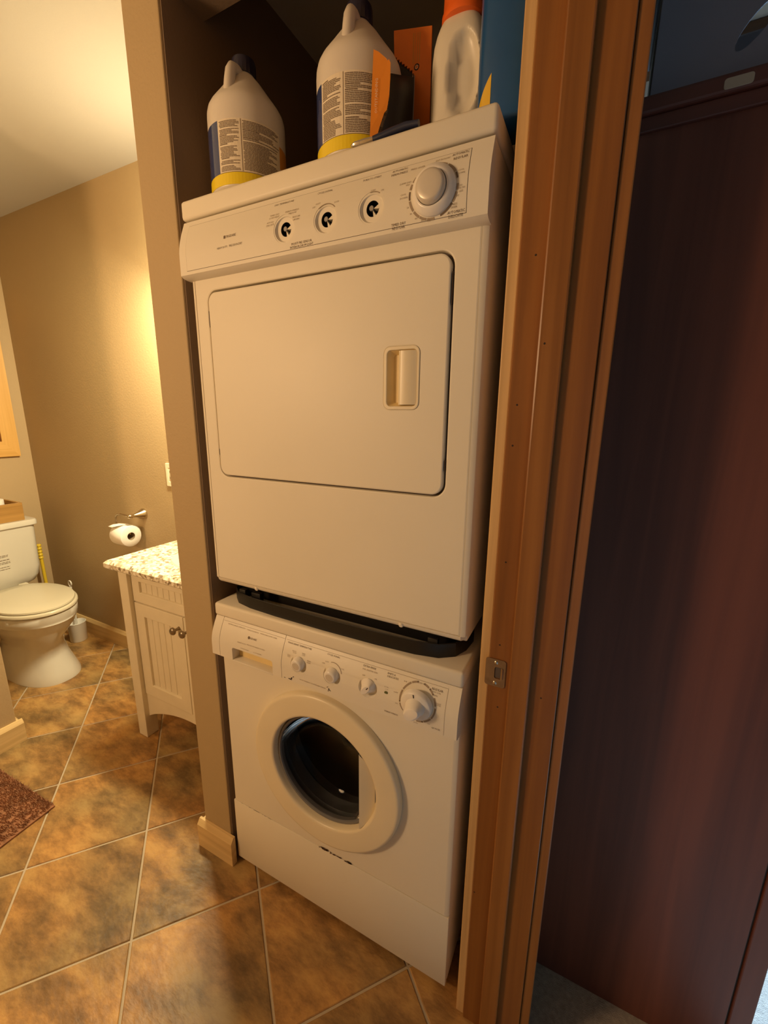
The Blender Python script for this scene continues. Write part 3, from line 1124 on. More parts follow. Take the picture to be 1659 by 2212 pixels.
# chips of missing paint at the door edge
b = B()
for (x, z, w, h) in ((0.0522, 1.601, 0.0022, 0.034), (0.0524, 1.30, 0.0018, 0.014), (0.6283, 1.600, 0.0020, 0.05), (0.6283, 1.30, 0.0018, 0.020)):
    b.box(x - w / 2, x + w / 2, -0.0009, 0.006, z - h / 2, z + h / 2)
b.build('chipped_edge', 'rust_dark', dy, smooth=0, kind='stuff')
for x in (0.143, 0.546):
    B().lathe([(0.0055, 0), (0.0055, 0.0015), (0.0042, 0.003), (0.0, 0.0034)], (x, 0.0025, 0.9585), (0, -0.9, -0.35), 18).build('screw_cap', 'enamel', dy)
B().box(-0.004, W + 0.004, -0.008, 0.66, 1.8062, 1.8450, 0.007, 3).build('top_slab', 'enamel', dy)

o = B().prism(panel_prof(dp, 1.8025, 1.6905, 0.004, foot=0.0055), 'x', -0.001, W + 0.001).build('control_panel', 'panel_plastic', dy, smooth=40)
sockets = (0.2960, 0.3907, 0.4852)
ZS = 1.7362
DA = Vector((0, -1, 0.0)).normalized()
mk = lambda: [B().lathe([(0.0262, 0.006), (0.0232, -0.0002), (0.0205, -0.0052)], (sx, dp(ZS), ZS), DA, 36) for sx in sockets]
mk2 = lambda: [B().lathe([(0.0124, 0.006), (0.0124, -0.019)], (sx, dp(ZS), ZS), DA, 28) for sx in sockets]
bool_cut(o, mk() + mk2())
mk3 = lambda rr: [B().lathe([(rr, 0.006), (rr, -0.03)], (sx, dp(ZS), ZS), DA, 36) for sx in sockets]
pl0 = panel_prof(dp, 1.7915, 1.6972, -0.002, off=0.0003, foot=0)
sm = B().prism(pl0, 'x', 0.0205, 0.6535).build('plate_seam', 'seam_dark', dy, smooth=40)
bool_cut(sm, mk3(0.0275))
pl1 = panel_prof(dp, 1.7909, 1.6978, -0.002, off=0.0006, foot=0)
pt = B().prism(pl1, 'x', 0.0211, 0.6529).build('control_plate', 'plate_print', dy, smooth=40)
bool_cut(pt, mk3(0.0258))
for sx in sockets:
    y0 = dp(ZS)
    s = B().lathe([(0.0124, -0.0052), (0.0122, -0.0185), (0.0, -0.0186)], (sx, y0, ZS), DA, 28, False, True).build('switch_socket', 'black_plastic', dy)
    # D-shaped shaft end with broken white stub
    B().lathe([(0.0046, -0.018), (0.0046, -0.009), (0.0040, -0.0082), (0.0, -0.0082)], (sx - 0.0045, y0, ZS + 0.0030), DA, 14).build('shaft', 'shaft_grey', s)
    b = B()
    b.prism([(sx + 0.0016, ZS + 0.0004), (sx + 0.0118, ZS + 0.0062), (sx + 0.0125, ZS + 0.0004), (sx + 0.0110, ZS - 0.0010)], 'y', y0 + 0.0060, y0 + 0.018)
    b.prism([(sx - 0.0002, ZS - 0.0020), (sx + 0.0062, ZS - 0.0105), (sx + 0.0010, ZS - 0.0123)], 'y', y0 + 0.0060, y0 + 0.018)
    b.build('clip_stub', 'shaft_white', s, smooth=0)

# big timer dial
TC = Vector((0.5985, dp(1.7385), 1.7385))
td = B().lathe([(0.0372, 0), (0.0372, 0.0030), (0.0362, 0.0055), (0.0325, 0.0100), (0.0290, 0.0128), (0.0268, 0.0136), (0.0256, 0.0132), (0.0252, 0.0115)], TC, DA, 64).build('timer_dial', 'knob_plastic', dy, smooth=45)
b = B().lathe([(0.0244, 0.010), (0.0244, 0.0165), (0.0236, 0.0195), (0.0215, 0.0220), (0.0190, 0.0230), (0.0120, 0.0236), (0.0, 0.0238)], TC, DA, 64)
b.build('dial_cap', 'knob_cap', td, smooth=45, label='satin push cap of the timer dial')
b = B().lathe([(0.0252, 0.0120), (0.0244, 0.0120)], TC, DA, 64, False, False)
b.build('dial_groove', 'seam_dark', td)
TXD = [
('FRIGIDAIRE',0.1436,0.1700,1.7472,0.0052),
('HEAVY DUTY',0.1169,0.1469,1.7281,0.0038),
('PRECISION DRY',0.1517,0.1880,1.7283,0.0042),
('DRY TEMPERATURE',0.2656,0.3119,1.7848,0.0034),
('TIMED DRY',0.2582,0.2812,1.7654,0.0030),
('LOW HEAT',0.2575,0.2822,1.7607,0.0030),
('AUTO DRY',0.2525,0.2697,1.7528,0.0030),
('DELICATE',0.2520,0.2707,1.7480,0.0030),
('PERM PRESS',0.2964,0.3284,1.7653,0.0030),
('MEDIUM',0.3044,0.3224,1.7606,0.0030),
('REGULAR',0.3153,0.3328,1.7522,0.0030),
('HIGH',0.3168,0.3310,1.7474,0.0030),
('MOISTURE SENSOR',0.3125,0.3600,1.7061,0.0042),
('INTERIOR DRUM LIGHT',0.3094,0.3634,1.7005,0.0042),
('CYCLE SIGNAL',0.3666,0.3998,1.7849,0.0034),
('OFF',0.3600,0.3667,1.7601,0.0030),
('SOFT',0.3670,0.3775,1.7650,0.0030),
('LOUD',0.4083,0.4178,1.7603,0.0030),
('TURN TO START',0.4621,0.4980,1.7856,0.0034),
('ON',0.5022,0.5071,1.7600,0.0030),
('START',0.4817,0.4915,1.7636,0.0020),
('AUTOMATIC',0.5188,0.5469,1.7869,0.0036),
('PERM-PRESS',0.5180,0.5476,1.7808,0.0036),
('PRESS SAVER',0.5535,0.5782,1.7818,0.0028),
('AUTOMATIC',0.6229,0.6499,1.7875,0.0042),
('REGULAR',0.6258,0.6489,1.7807,0.0042),
('EASY IRON DRY',0.5960,0.6198,1.7852,0.0028),
('COOL',0.6365,0.6459,1.7600,0.0028),
('DOWN',0.6354,0.6473,1.7553,0.0028),
('MORE DRY',0.6339,0.6454,1.7368,0.0028),
('NORMAL DRY',0.6337,0.6499,1.7334,0.0028),
('LESS',0.6408,0.6467,1.7290,0.0028),
('DRY',0.6360,0.6411,1.7237,0.0028),
('PRESS',0.6288,0.6383,1.7129,0.0030),
('SAVER',0.6281,0.6385,1.7089,0.0030),
('AUTOMATIC',0.6228,0.6511,1.7020,0.0042),
('DELICATE',0.6248,0.6480,1.6962,0.0042),
('TIMED DRY',0.5244,0.5507,1.7016,0.0042),
('REGULAR',0.5259,0.5489,1.6963,0.0042),
('COOL',0.5401,0.5502,1.7433,0.0028),
('DOWN',0.5396,0.5530,1.7382,0.0028),
('DAMP DRY',0.5370,0.5576,1.7611,0.0026),
('DRY',0.5487,0.5553,1.7571,0.0026),
('20',0.5522,0.5560,1.7226,0.0028),
('30',0.5581,0.5614,1.7125,0.0028),
('40',0.5669,0.5716,1.7041,0.0028),
('50',0.5782,0.5824,1.6993,0.0028),
('60',0.5894,0.5949,1.6970,0.0028),
]
b = B()
yd = lambda z: dp(z) - 0.0011
for t, x0, x1, zc, h in TXD:
    b.mi = 0 if h > 0.0033 else 1
    put_text(b, t, x0, x1, zc, h, yd)
b.mi = 0
b.face([(0.1360, yd(1.7440), 1.7440), (0.1412, yd(1.7440), 1.7440), (0.1412, yd(1.7498), 1.7498), (0.1360, yd(1.7498), 1.7498)])
cx, cz = 0.5972, 1.7392
for a0, a1 in ((103, 138), (172, 190), (14, 28), (-70, -36)):
    strip_arc(b, cx, cz, 0.0392, 0.0420, a0, a1, yd, 10)
b.mi = 1
for a0, a1 in ((30, 58), (62, 84), (140, 152), (156, 168), (192, 215), (218, 236), (238, 256), (258, 276), (-34, -14), (-10, 2)):
    strip_arc(b, cx, cz, 0.0388, 0.0424, a0, a1, yd, 8)
for x0, x1, a0, a1 in ((0.3907, ZS, 40, 130), (0.4852, ZS, 55, 100)):
    strip_arc(b, x0, x1, 0.0242, 0.0256, a0, a1, yd, 10)
b.build('lettering', ['ink', 'ink_faint'], dy, smooth=0, recalc=False, kind='stuff')

# ================================================================== things on the dryer
TOP = 1.8452


def label_patch(b, c, r, a0, a1, z0, z1, n=None, top_slant=0.0):
    n = n or max(2, int(abs(a1 - a0) / 5))
    for k in range(n):
        p = []
        for q, zz in ((k, z0), (k + 1, z0), (k + 1, z1), (k, z1)):
            a = math.radians(a0 + (a1 - a0) * q / n)
            p.append((c[0] + r * math.cos(a), c[1] + r * math.sin(a), zz))
        b.face(p)


def micro_print(b, c, r, a0, a1, z0, z1, pitch, h, ragged, seed):
    """rows of print too small to read on the curved label"""
    rnd = random.Random(seed)
    z = z1
    while z > z0:
        end = a1 - (a1 - a0) * (ragged * rnd.random() ** 1.6)
        big = rnd.random() < 0.14
        if big:
            end = a0 + (a1 - a0) * rnd.uniform(0.25, 0.5)
        a = a0 + (rnd.uniform(0, 2) if rnd.random() < 0.15 else 0)
        hh = h * (1.35 if big else 1.0)
        while a < end - 1:
            w = rnd.uniform(2.0, 6.5)
            e = min(a + w, end)
            label_patch(b, c, r, a, e, z - hh, z, 1)
            a = e + (0.5 if not big else 0.35)
        z -= pitch * (1.25 if big else 1.0)
        if rnd.random() < 0.09:
            z -= pitch * 0.9


def bleach_jug(cx, cy, facing, handle_phi, label, seed, r=0.0810):
    root = empty('bleach_jug', (cx, cy, TOP), label, 'jug', 'bleach jugs on the dryer')
    o = (cx, cy, TOP)
    prof = [(0.0, 0.0015), (0.062, 0.0015), (0.066, 0.0), (0.0735, 0.003), (0.0775, 0.007), (r - 0.0006, 0.0095), (r, 0.012), (r, 0.155), (r - 0.0006, 0.164),
            (0.0778, 0.1735), (0.0725, 0.1825), (0.0655, 0.1915), (0.0570, 0.2020), (0.0478, 0.2140), (0.0370, 0.2280), (0.0275, 0.2385), (0.0215, 0.2450), (0.0200, 0.2500), (0.0200, 0.2580)]
    b = B().lathe(prof, o, (0, 0, 1), 72, False, True)
    body = b.build('body', 'jug_plastic', root, smooth=50)
    ha = math.radians(facing + handle_phi)
    d = Vector((math.cos(ha), math.sin(ha), 0))
    P = lambda rr, z: Vector(o) + d * rr + Vector((0, 0, z))
    pth = [P(0.0570, 0.166), P(0.0590, 0.178), P(0.0580, 0.190), P(0.0540, 0.210), P(0.0495, 0.2275), P(0.0430, 0.2375), P(0.0310, 0.2420), P(0.0160, 0.2420)]
    B().tube(pth, [0.0120, 0.0118, 0.0114, 0.0110, 0.0106, 0.0104, 0.0102, 0.010], 16).build('handle', 'jug_plastic', root, smooth=60)
    cap = B()
    n = 40
    cp = [(0.0245, 0.2460), (0.0250, 0.2475), (0.0250, 0.2690), (0.0238, 0.2735), (0.018, 0.2755), (0.0, 0.2755)]
    rs = []
    for rr, h in cp:
        rs.append([(cx + max(rr - (0.0008 if (k % 2 and rr > 0.024) else 0), 1e-5) * math.cos(2 * PI * k / n), cy + max(rr - (0.0008 if (k % 2 and rr > 0.024) else 0), 1e-5) * math.sin(2 * PI * k / n), TOP + h) for k in range(n)])
    cap.rings(rs)
    cap.build('cap', 'cap_navy', root, smooth=30)
    # wrap label: blue front edge on the left, cream back panel with two columns of print, yellow band below
    f = facing
    R1 = r + 0.0004
    b = B()
    b.mi = 0
    label_patch(b, o, R1, f - 44, f + 54, TOP + 0.0335, TOP + 0.1275)
    b.mi = 1
    label_patch(b, o, R1, f - 95, f - 44, TOP + 0.0335, TOP + 0.1275)
    label_patch(b, o, R1, f + 72, f + 116, TOP + 0.0335, TOP + 0.052)
    b.mi = 2
    label_patch(b, o, R1, f - 95, f + 116, TOP + 0.0115, TOP + 0.0330)
    b.mi = 3
    label_patch(b, o, R1, f + 54, f + 104, TOP + 0.064, TOP + 0.106)
    b.mi = 0
    label_patch(b, o, R1, f + 54, f + 72, TOP + 0.0335, TOP + 0.064)
    lb = b.build('label', ['jug_label', 'label_blue', 'label_yellow', 'label_orange'], root, smooth=60, recalc=False, label='cream label with blue edge and yellow band')
    b = B()
    R2 = r + 0.0008
    micro_print(b, o, R2, f - 41, f - 10, TOP + 0.0365, TOP + 0.1240, 0.00245, 0.00140, 0.35, seed)
    micro_print(b, o, R2, f - 5, f + 53, TOP + 0.0365, TOP + 0.1240, 0.00255, 0.00150, 0.45, seed + 1)
    label_patch(b, o, R2, f - 7.7, f - 7.0, TOP + 0.0345, TOP + 0.1265, 1)
    label_patch(b, o, R2, f - 44, f + 54, TOP + 0.0330, TOP + 0.0337)
    b.build('label_print', 'label_ink', lb, smooth=0, recalc=False, kind='stuff')
    return root


bleach_jug(0.1138, 0.0864, -48.5, -31, 'white bleach jug standing alone at the left end of the dryer top', 11)
bleach_jug(0.3957, 0.0912, -73, -7, 'white bleach jug directly beside the orange card package', 31)

# orange and black card package, standing open
pk = empty('card_package', (0.49, 0.10, TOP), 'open orange and black card tool package with a serrated edge', 'package')


def slab_poly(b, pts, thick):
    """a card sheet: outline of 3-D points and a thickness along its normal (towards +y)"""
    P = [Vector(p) for p in pts]
    nn = (P[1] - P[0]).cross(P[2] - P[0])
    s = Vector((0, 0, 0))
    for i in range(len(P)):
        s += P[i].cross(P[(i + 1) % len(P)])
    nn = s.normalized()
    if nn.y < 0: nn = -nn
    b.rings([[p for p in P], [p + nn * thick for p in P]])


YB = 0.168
SB = (YB + 0.7343) / (0.150 + 0.7343)


def sb(x, z):
    return 0.8738 - (0.8738 - x) * SB, (1.8485 if z < 1.87 else 1.3858 + (z - 1.3858) * SB)


b = B()
saw = []
n = 7
p0, p1 = Vector((0.4400, 2.0680)), Vector((0.4790, 2.0330))
for k in range(n):
    a = p0 + (p1 - p0) * (k / n)
    c = p0 + (p1 - p0) * ((k + 0.72) / n)
    saw.append((a.x, a.y))
    saw.append((c.x + 0.0016, c.y + 0.0032))
saw.append((p1.x, p1.y))
back = [(0.4385, 2.1120), (0.5170, 2.0945), (0.5180, 1.8485), (0.4420, 1.8485), (0.4420, 1.905), (0.468, 1.925), (0.4795, 1.950), (0.4800, 2.030)] + list(reversed(saw))
slab_poly(b, [(sb(x, z)[0], YB, sb(x, z)[1]) for x, z in back], 0.003)
bp_ = b.build('back_panel', 'card_orange', pk, smooth=0)
b = B()
slab_poly(b, [(sb(x, z)[0], YB + 0.0035, sb(x, z)[1]) for x, z in ((0.4420, 2.070), (0.4850, 2.036), (0.4850, 1.86), (0.4420, 1.86))], 0.002)
b.build('inner_card', 'card_black', pk, smooth=0, label='black inner card showing through the opening')
b = B()
slab_poly(b, [(sb(x, z)[0], YB - 0.0012, sb(x, z)[1]) for x, z in ((0.4800, 2.0285), (0.4848, 2.0265), (0.4838, 1.948), (0.4750, 1.928), (0.4795, 1.950))], 0.001)
b.build('card_edge', 'card_edge', pk, smooth=0)
# printed strip and round emblem on the back panel
b = B()
for x0, x1 in ((0.4795, 0.4812), (0.4835, 0.4845), (0.4885, 0.4897), (0.4925, 0.4942)):
    z1 = 2.1015 - (x0 - 0.4385) * 0.17
    b.face([(sb(x, z)[0], YB - 0.0004, sb(x, z)[1]) for x, z in ((x0, 2.046), (x1, 2.046), (x1, z1), (x0, z1))])
b.build('printed_strip', 'label_orange', bp_, smooth=0, recalc=False)
b = B()
yk = lambda z: YB - 0.0005
EX, EZ = sb(0.4880, 2.0395)
strip_arc(b, EX, EZ, 0.0036, 0.0056, 0, 360, yk, 18)
b.mi = 1
for a in range(0, 360, 60):
    strip_arc(b, EX, EZ, 0.0020, 0.0036, a, a + 38, yk, 4)
b.build('emblem', ['rust_dark', 'print_white'], bp_, smooth=0, recalc=False)
# narrow front flap
b = B()
fl = [(0.4625, 0.020, 1.984), (0.4700, 0.024, 1.981), (0.4820, 0.030, 1.9715), (0.4835, 0.031, 1.9690), (0.4852, 0.032, 1.9715), (0.4880, 0.033, 1.9660), (0.4880, 0.033, 1.945), (0.4865, 0.032, 1.920),
      (0.4830, 0.031, 1.9000), (0.4790, 0.029, 1.8955), (0.4720, 0.026, 1.876), (0.4640, 0.022, 1.8480), (0.4560, 0.018, 1.8480), (0.4575, 0.018, 1.87), (0.4600, 0.019, 1.93)]
dxf = 0.0030
fl = [(x + dxf + 0.0045, y - 0.010, z) for x, y, z in fl]
slab_poly(b, fl, 0.0018)
flap = b.build('front_flap', 'card_orange_light', pk, smooth=0, label='bright orange front flap with pale lettering')
b = B()
me = text_mesh('OUTSTANDING')
xs = [v.co.x for v in me.vertices]
mx_ = max(xs)
vs = []
for v in me.vertices:
    zz = 1.893 + (v.co.x / mx_) * 0.050
    xx = 0.4765 - v.co.y * 0.0058 + (zz - 1.893) * 0.02
    vs.append(b.bm.verts.new((xx, 0.0145 + (xx - 0.4720) * 0.45 - 0.0008 - 0.004, zz)))
for p in me.polygons:
    try:
        b.bm.faces.new([vs[i] for i in p.vertices])
    except ValueError:
        pass
bpy.data.meshes.remove(me)
b.build('flap_lettering', 'print_white', flap, smooth=0, recalc=False, kind='stuff')
# black side card linking flap and back
b = B()
e0 = [(0.4960, 0.0245, 1.952), (0.4955, 0.0240, 1.92), (0.4920, 0.0235, 1.899), (0.4890, 0.0225, 1.892), (0.4745, 0.018, 1.8475)]
e1 = [(sb(x, z)[0], YB - 0.002, max(1.8475, sb(x, z)[1])) for x, z in ((0.4830, 2.030), (0.4830, 1.99), (0.4825, 1.955), (0.4790, 1.925), (0.4740, 1.8475))]
mid = [tuple((Vector(p) * 0.45 + Vector(q) * 0.55) + Vector((0.020, 0, -0.012 if i == 0 else 0))) for i, (p, q) in enumerate(zip(e0, e1))]
b.rings([e0, mid, e1], False, False, closed=False)
o = b.build('side_card', 'card_black', pk, smooth=60)
md = o.modifiers.new('thickness', 'SOLIDIFY')
md.thickness = 0.0015

# pliers lying on the front edge of the dryer top
pl = empty('pliers', (0.49, 0.02, TOP), 'small pliers with dark blue grips lying before the orange package', 'pliers')
ZP = 0.0
h1 = [(0.5575, 0.0050, 1.8550), (0.5350, 0.0045, 1.8568), (0.5100, 0.0035, 1.8545), (0.4900, 0.0025, 1.8518), (0.4750, 0.0015, 1.8505)]
h2 = [(0.5560, 0.018, 1.8512), (0.535, 0.017, 1.8515), (0.512, 0.014, 1.8515), (0.492, 0.010, 1.8515), (0.476, 0.006, 1.8505)]
B().tube(h1, [0.0052, 0.0060, 0.0060, 0.0058, 0.0050], 12).build('grip', 'plier_grip', pl, smooth=60)
B().tube(h2, [0.0052, 0.0060, 0.0060, 0.0058, 0.0050], 12).build('grip', 'plier_grip', pl, smooth=60)
B().tube([(0.4760, 0.0015, 1.8515), (0.4600, 0.0000, 1.8505), (0.4490, -0.0010, 1.8500)], [0.0032, 0.0046, 0.0042], 8).build('joint', 'plier_steel', pl, smooth=40)
B().tube([(0.4500, -0.0015, 1.8498), (0.4420, -0.0030, 1.8496), (0.4380, -0.0030, 1.8492), (0.4330, -0.0025, 1.8480)], [0.0042, 0.0036, 0.0030, 0.0014], 8).build('jaw', 'plier_steel', pl, smooth=40)
B().tube([(0.4500, 0.0015, 1.8498), (0.4440, 0.0020, 1.8497), (0.4390, 0.0015, 1.8492), (0.4340, 0.0005, 1.8484)], [0.0042, 0.0036, 0.0030, 0.0014], 8).build('jaw', 'plier_steel', pl, smooth=40)

# white detergent bottle with orange cap
dt = empty('detergent_bottle', (0.585, 0.125, TOP), 'white detergent bottle with orange cap and hollow handle', 'bottle')
b = B()
DX, DY = 0.5850, 0.1250
lv = [(0.0, 0.044, 0.034), (0.003, 0.047, 0.037), (0.012, 0.0492, 0.039), (0.06, 0.0500, 0.040), (0.12, 0.0500, 0.040), (0.155, 0.0492, 0.0395), (0.175, 0.0472, 0.038), (0.190, 0.0432, 0.0355), (0.202, 0.0380, 0.032), (0.210, 0.0325, 0.0285), (0.214, 0.030, 0.027)]


def lv_at(z):
    for (z0, a0, c0), (z1, a1, c1) in zip(lv[:-1], lv[1:]):
        if z0 <= z <= z1:
            t = (z - z0) / (z1 - z0)
            return a0 + (a1 - a0) * t, c0 + (c1 - c0) * t
    return lv[-1][1:]


rs = []
NZ, NA = 60, 72
for i in range(NZ + 1):
    z = 0.214 * i / NZ
    a_, c_ = lv_at(z)
    ring = []
    for k in range(NA):
        t = 2 * PI * k / NA
        ct, st = math.cos(t), math.sin(t)
        e = 0.72
        x = a_ * math.copysign(abs(ct) ** e, ct)
        y = c_ * math.copysign(abs(st) ** e, st)
        # hollow for the fingers, front and back, leaving the handle on the left
        q = ((x - 0.016) / 0.0265) ** 2 + ((z - 0.1150) / 0.064) ** 2
        if q < 1 and abs(st) > 0.25:
            y -= math.copysign(min(0.020, 0.024 * (1 - q) ** 0.55), st)
        ring.append((DX + x, DY + y, TOP + z))
    rs.append(ring)
b.rings(rs)
b.build('body', 'detergent_white', dt, smooth=70)
cp = [(0.0335, 0.206), (0.0385, 0.208), (0.0385, 0.218), (0.0360, 0.222), (0.0350, 0.262), (0.0330, 0.268), (0.0, 0.269)]
B().lathe(cp, (DX + 0.002, DY, TOP), (0, 0, 1), 40).build('cap', 'cap_orange', dt, smooth=40)

# blue jug half hidden by the door jamb
bj = empty('blue_jug', (0.688, 0.075, TOP), 'dark blue plastic jug with yellow pointed label beside the door jamb', 'jug')
b = B()
rs = []
for z, a_, c_ in ((0.0, 0.045, 0.036), (0.004, 0.049, 0.039), (0.015, 0.0505, 0.0405), (0.10, 0.0512, 0.041), (0.19, 0.0508, 0.0408), (0.23, 0.045, 0.039), (0.255, 0.034, 0.034), (0.268, 0.022, 0.024), (0.275, 0.020, 0.020)):
    rs.append([(0.6865 + a_ * math.copysign(abs(math.cos(2 * PI * k / 56)) ** 0.8, math.cos(2 * PI * k / 56)), 0.0750 + c_ * math.copysign(abs(math.sin(2 * PI * k / 56)) ** 0.8, math.sin(2 * PI * k / 56)), TOP + z) for k in range(56)])
b.rings(rs)
body = b.build('body', 'jug_blue', bj, smooth=60)
B().lathe([(0.024, 0.262), (0.024, 0.29), (0.022, 0.294), (0, 0.294)], (0.6865, 0.075, TOP), (0, 0, 1), 28).build('cap', 'cap_navy', bj, smooth=40)
b = B()


def bjp(t, z):
    ct, st = math.cos(t), math.sin(t)
    k = 1.012
    return (0.6865 + 0.0508 * k * math.copysign(abs(ct) ** 0.8, ct), 0.0750 + 0.0407 * k * math.copysign(abs(st) ** 0.8, st), TOP + z)


# a blade-shaped gold label: straight right edge, curved left edge rising to a point
N_ = 14
left = []
for k in range(N_ + 1):
    s = k / N_
    z = 0.012 + 0.053 * s
    tr = math.radians(250)
    tl = math.radians(250 - 40 * (1 - s ** 1.5))
    left.append([bjp(tl + (tr - tl) * q / 6, z) for q in range(7)])
b.rings(left, False, False, closed=False)
b.build('label', 'label_gold', bj, smooth=60, label='yellow blade-shaped label')

# ================================================================== toilet
TY = 0.262
tl = empty('toilet', (-1.85, TY, 0.0), 'white porcelain toilet with closed lid facing right in the alcove', 'toilet')


def oval(cx, ax, ay, z, n=56, back=None, e=1.0, cy=TY):
    r = []
    for k in range(n):
        t = 2 * PI * k / n
        x = cx + ax * math.copysign(abs(math.cos(t)) ** e, math.cos(t))
        y = cy + ay * math.copysign(abs(math.sin(t)) ** e, math.sin(t))
        if back is not None and x < back: x = back
        r.append((x, y, z))
    return r


b = B()
b.rings([oval(-1.785, 0.278, 0.142, 0.0, e=0.85), oval(-1.785, 0.276, 0.140, 0.012, e=0.85), oval(-1.790, 0.262, 0.130, 0.05, e=0.88), oval(-1.805, 0.238, 0.116, 0.11, e=0.9), oval(-1.812, 0.226, 0.108, 0.17, e=0.92),
         oval(-1.808, 0.236, 0.118, 0.215), oval(-1.795, 0.266, 0.146, 0.265), oval(-1.778, 0.284, 0.166, 0.305), oval(-1.768, 0.283, 0.176, 0.335), oval(-1.765, 0.284, 0.180, 0.340), oval(-1.765, 0.281, 0.181, 0.3465), oval(-1.765, 0.283, 0.184, 0.352), oval(-1.765, 0.283, 0.184, 0.388),
         oval(-1.765, 0.275, 0.176, 0.3935)])
b.build('bowl', 'porcelain', tl, smooth=55)
b = B()
b.rings([oval(-1.745, 0.262, 0.178, 0.3955, back=-1.985), oval(-1.745, 0.268, 0.184, 0.399, back=-1.985), oval(-1.745, 0.268, 0.184, 0.409, back=-1.985), oval(-1.745, 0.262, 0.178, 0.4145, back=-1.985)])
b.build('seat', 'seat_plastic', tl, smooth=50)
b = B()
b.rings([oval(-1.750, 0.258, 0.172, 0.4160, back=-1.985), oval(-1.750, 0.262, 0.176, 0.4190, back=-1.987), oval(-1.750, 0.260, 0.174, 0.4270, back=-1.986), oval(-1.750, 0.245, 0.160, 0.4315, back=-1.98), oval(-1.752, 0.17, 0.11, 0.4345), oval(-1.755, 0.08, 0.05, 0.4355)])
b.build('lid', 'seat_plastic', tl, smooth=50)
for dy_ in (-0.075, 0.075):
    B().box(-2.010, -1.980, TY + dy_ - 0.022, TY + dy_ + 0.022, 0.3940, 0.4300, 0.006).build('hinge', 'seat_plastic', tl)


def rr3(x0, x1, y0, y1, z, r, n=5):
    return [(p[0], p[1], z) for p in rrect(x0, x1, y0, y1, r, n)]


b = B()
b.rings([rr3(-2.250, -2.080, TY - 0.150, TY + 0.150, 0.392, 0.05), rr3(-2.275, -2.060, TY - 0.180, TY + 0.180, 0.410, 0.05), rr3(-2.285, -2.050, TY - 0.198, TY + 0.196, 0.445, 0.045), rr3(-2.290, -2.046, TY - 0.206, TY + 0.204, 0.50, 0.04),
         rr3(-2.292, -2.044, TY - 0.208, TY + 0.207, 0.745, 0.035)])
tk = b.build('tank', 'porcelain', tl, smooth=50)
b = B()
b.rings([rr3(-2.296, -2.040, TY - 0.213, TY + 0.212, 0.7455, 0.035), rr3(-2.300, -2.032, TY - 0.220, TY + 0.220, 0.752, 0.035), rr3(-2.300, -2.032, TY - 0.220, TY + 0.220, 0.774, 0.035), rr3(-2.296, -2.036, TY - 0.216, TY + 0.216, 0.781, 0.033), rr3(-2.28, -2.052, TY - 0.2, TY + 0.2, 0.783, 0.03)])
b.build('tank_lid', 'porcelain', tl, smooth=50)
B().box(-2.26, -2.02, TY - 0.10, TY + 0.10, 0.30, 0.394, 0.02).build('tank_seat', 'porcelain', tl)
# instruction label print on the tank front
b = B()
rnd = random.Random(4)
for z in (0.601, 0.594, 0.5745, 0.562, 0.5545, 0.534, 0.5215):
    y = TY - 0.12
    end = TY + 0.052 + rnd.uniform(-0.004, 0.003)
    hh = rnd.choice((0.0022, 0.003))
    while y < end:
        w = rnd.uniform(0.006, 0.02)
        e = min(y + w, end)
        b.face([(-2.0433, y, z), (-2.0433, e, z), (-2.0433, e, z + hh), (-2.0433, y, z + hh)])
        y = e + 0.0025
b.build('label_print', 'ink', tk, smooth=0, recalc=False, kind='stuff')

# wooden box on the tank lid, with a paper roll in it
bx = empty('wooden_box', (-2.16, 0.25, 0.7835), 'open wooden box resting on the toilet tank lid', 'box')
X0, X1, Y0, Y1, Z0, Z1 = -2.262, -2.052, 0.08, 0.424, 0.7838, 0.886
B().box(X1 - 0.012, X1, Y0, Y1, Z0, Z1, 0.0015).build('side', 'box_wood', bx, smooth=0)
B().box(X0, X0 + 0.012, Y0, Y1, Z0, Z1, 0.0015).build('side', 'box_wood', bx, smooth=0)
B().box(X0 + 0.012, X1 - 0.012, Y1 - 0.012, Y1, Z0, Z1, 0.0015).build('end', 'box_wood', bx, smooth=0)
B().box(X0 + 0.012, X1 - 0.012, Y0, Y0 + 0.012, Z0, Z1, 0.0015).build('end', 'box_wood', bx, smooth=0)
B().box(X0 + 0.012, X1 - 0.012, Y0 + 0.012, Y1 - 0.012, Z0, Z0 + 0.008).build('bottom', 'box_wood', bx, smooth=0)


def paper_roll(name, org, axis, r, core, L, label, group=None):
    a = Vector(axis).normalized()
    rt = empty(name, org, label, 'paper roll', group)
    b = B()
    b.lathe([(core, 0.0), (r - 0.002, 0.0), (r, 0.002), (r, L - 0.002), (r - 0.002, L), (core, L)], org, axis, 40, False, False)
    b.build('sheets', 'paper', rt, smooth=50)
    b = B()
    b.lathe([(core, 0.001), (core - 0.001, 0.001), (core - 0.001, L - 0.001), (core, L - 0.001)], org, axis, 28, False, False)
    b.build('core', 'cardboard_core', rt, smooth=50)
    return rt


paper_roll('toilet_paper_roll', (-2.155, 0.318, 0.7925), (0, 0, 1), 0.060, 0.020, 0.113, 'spare white toilet roll standing in the wooden box on the tank')

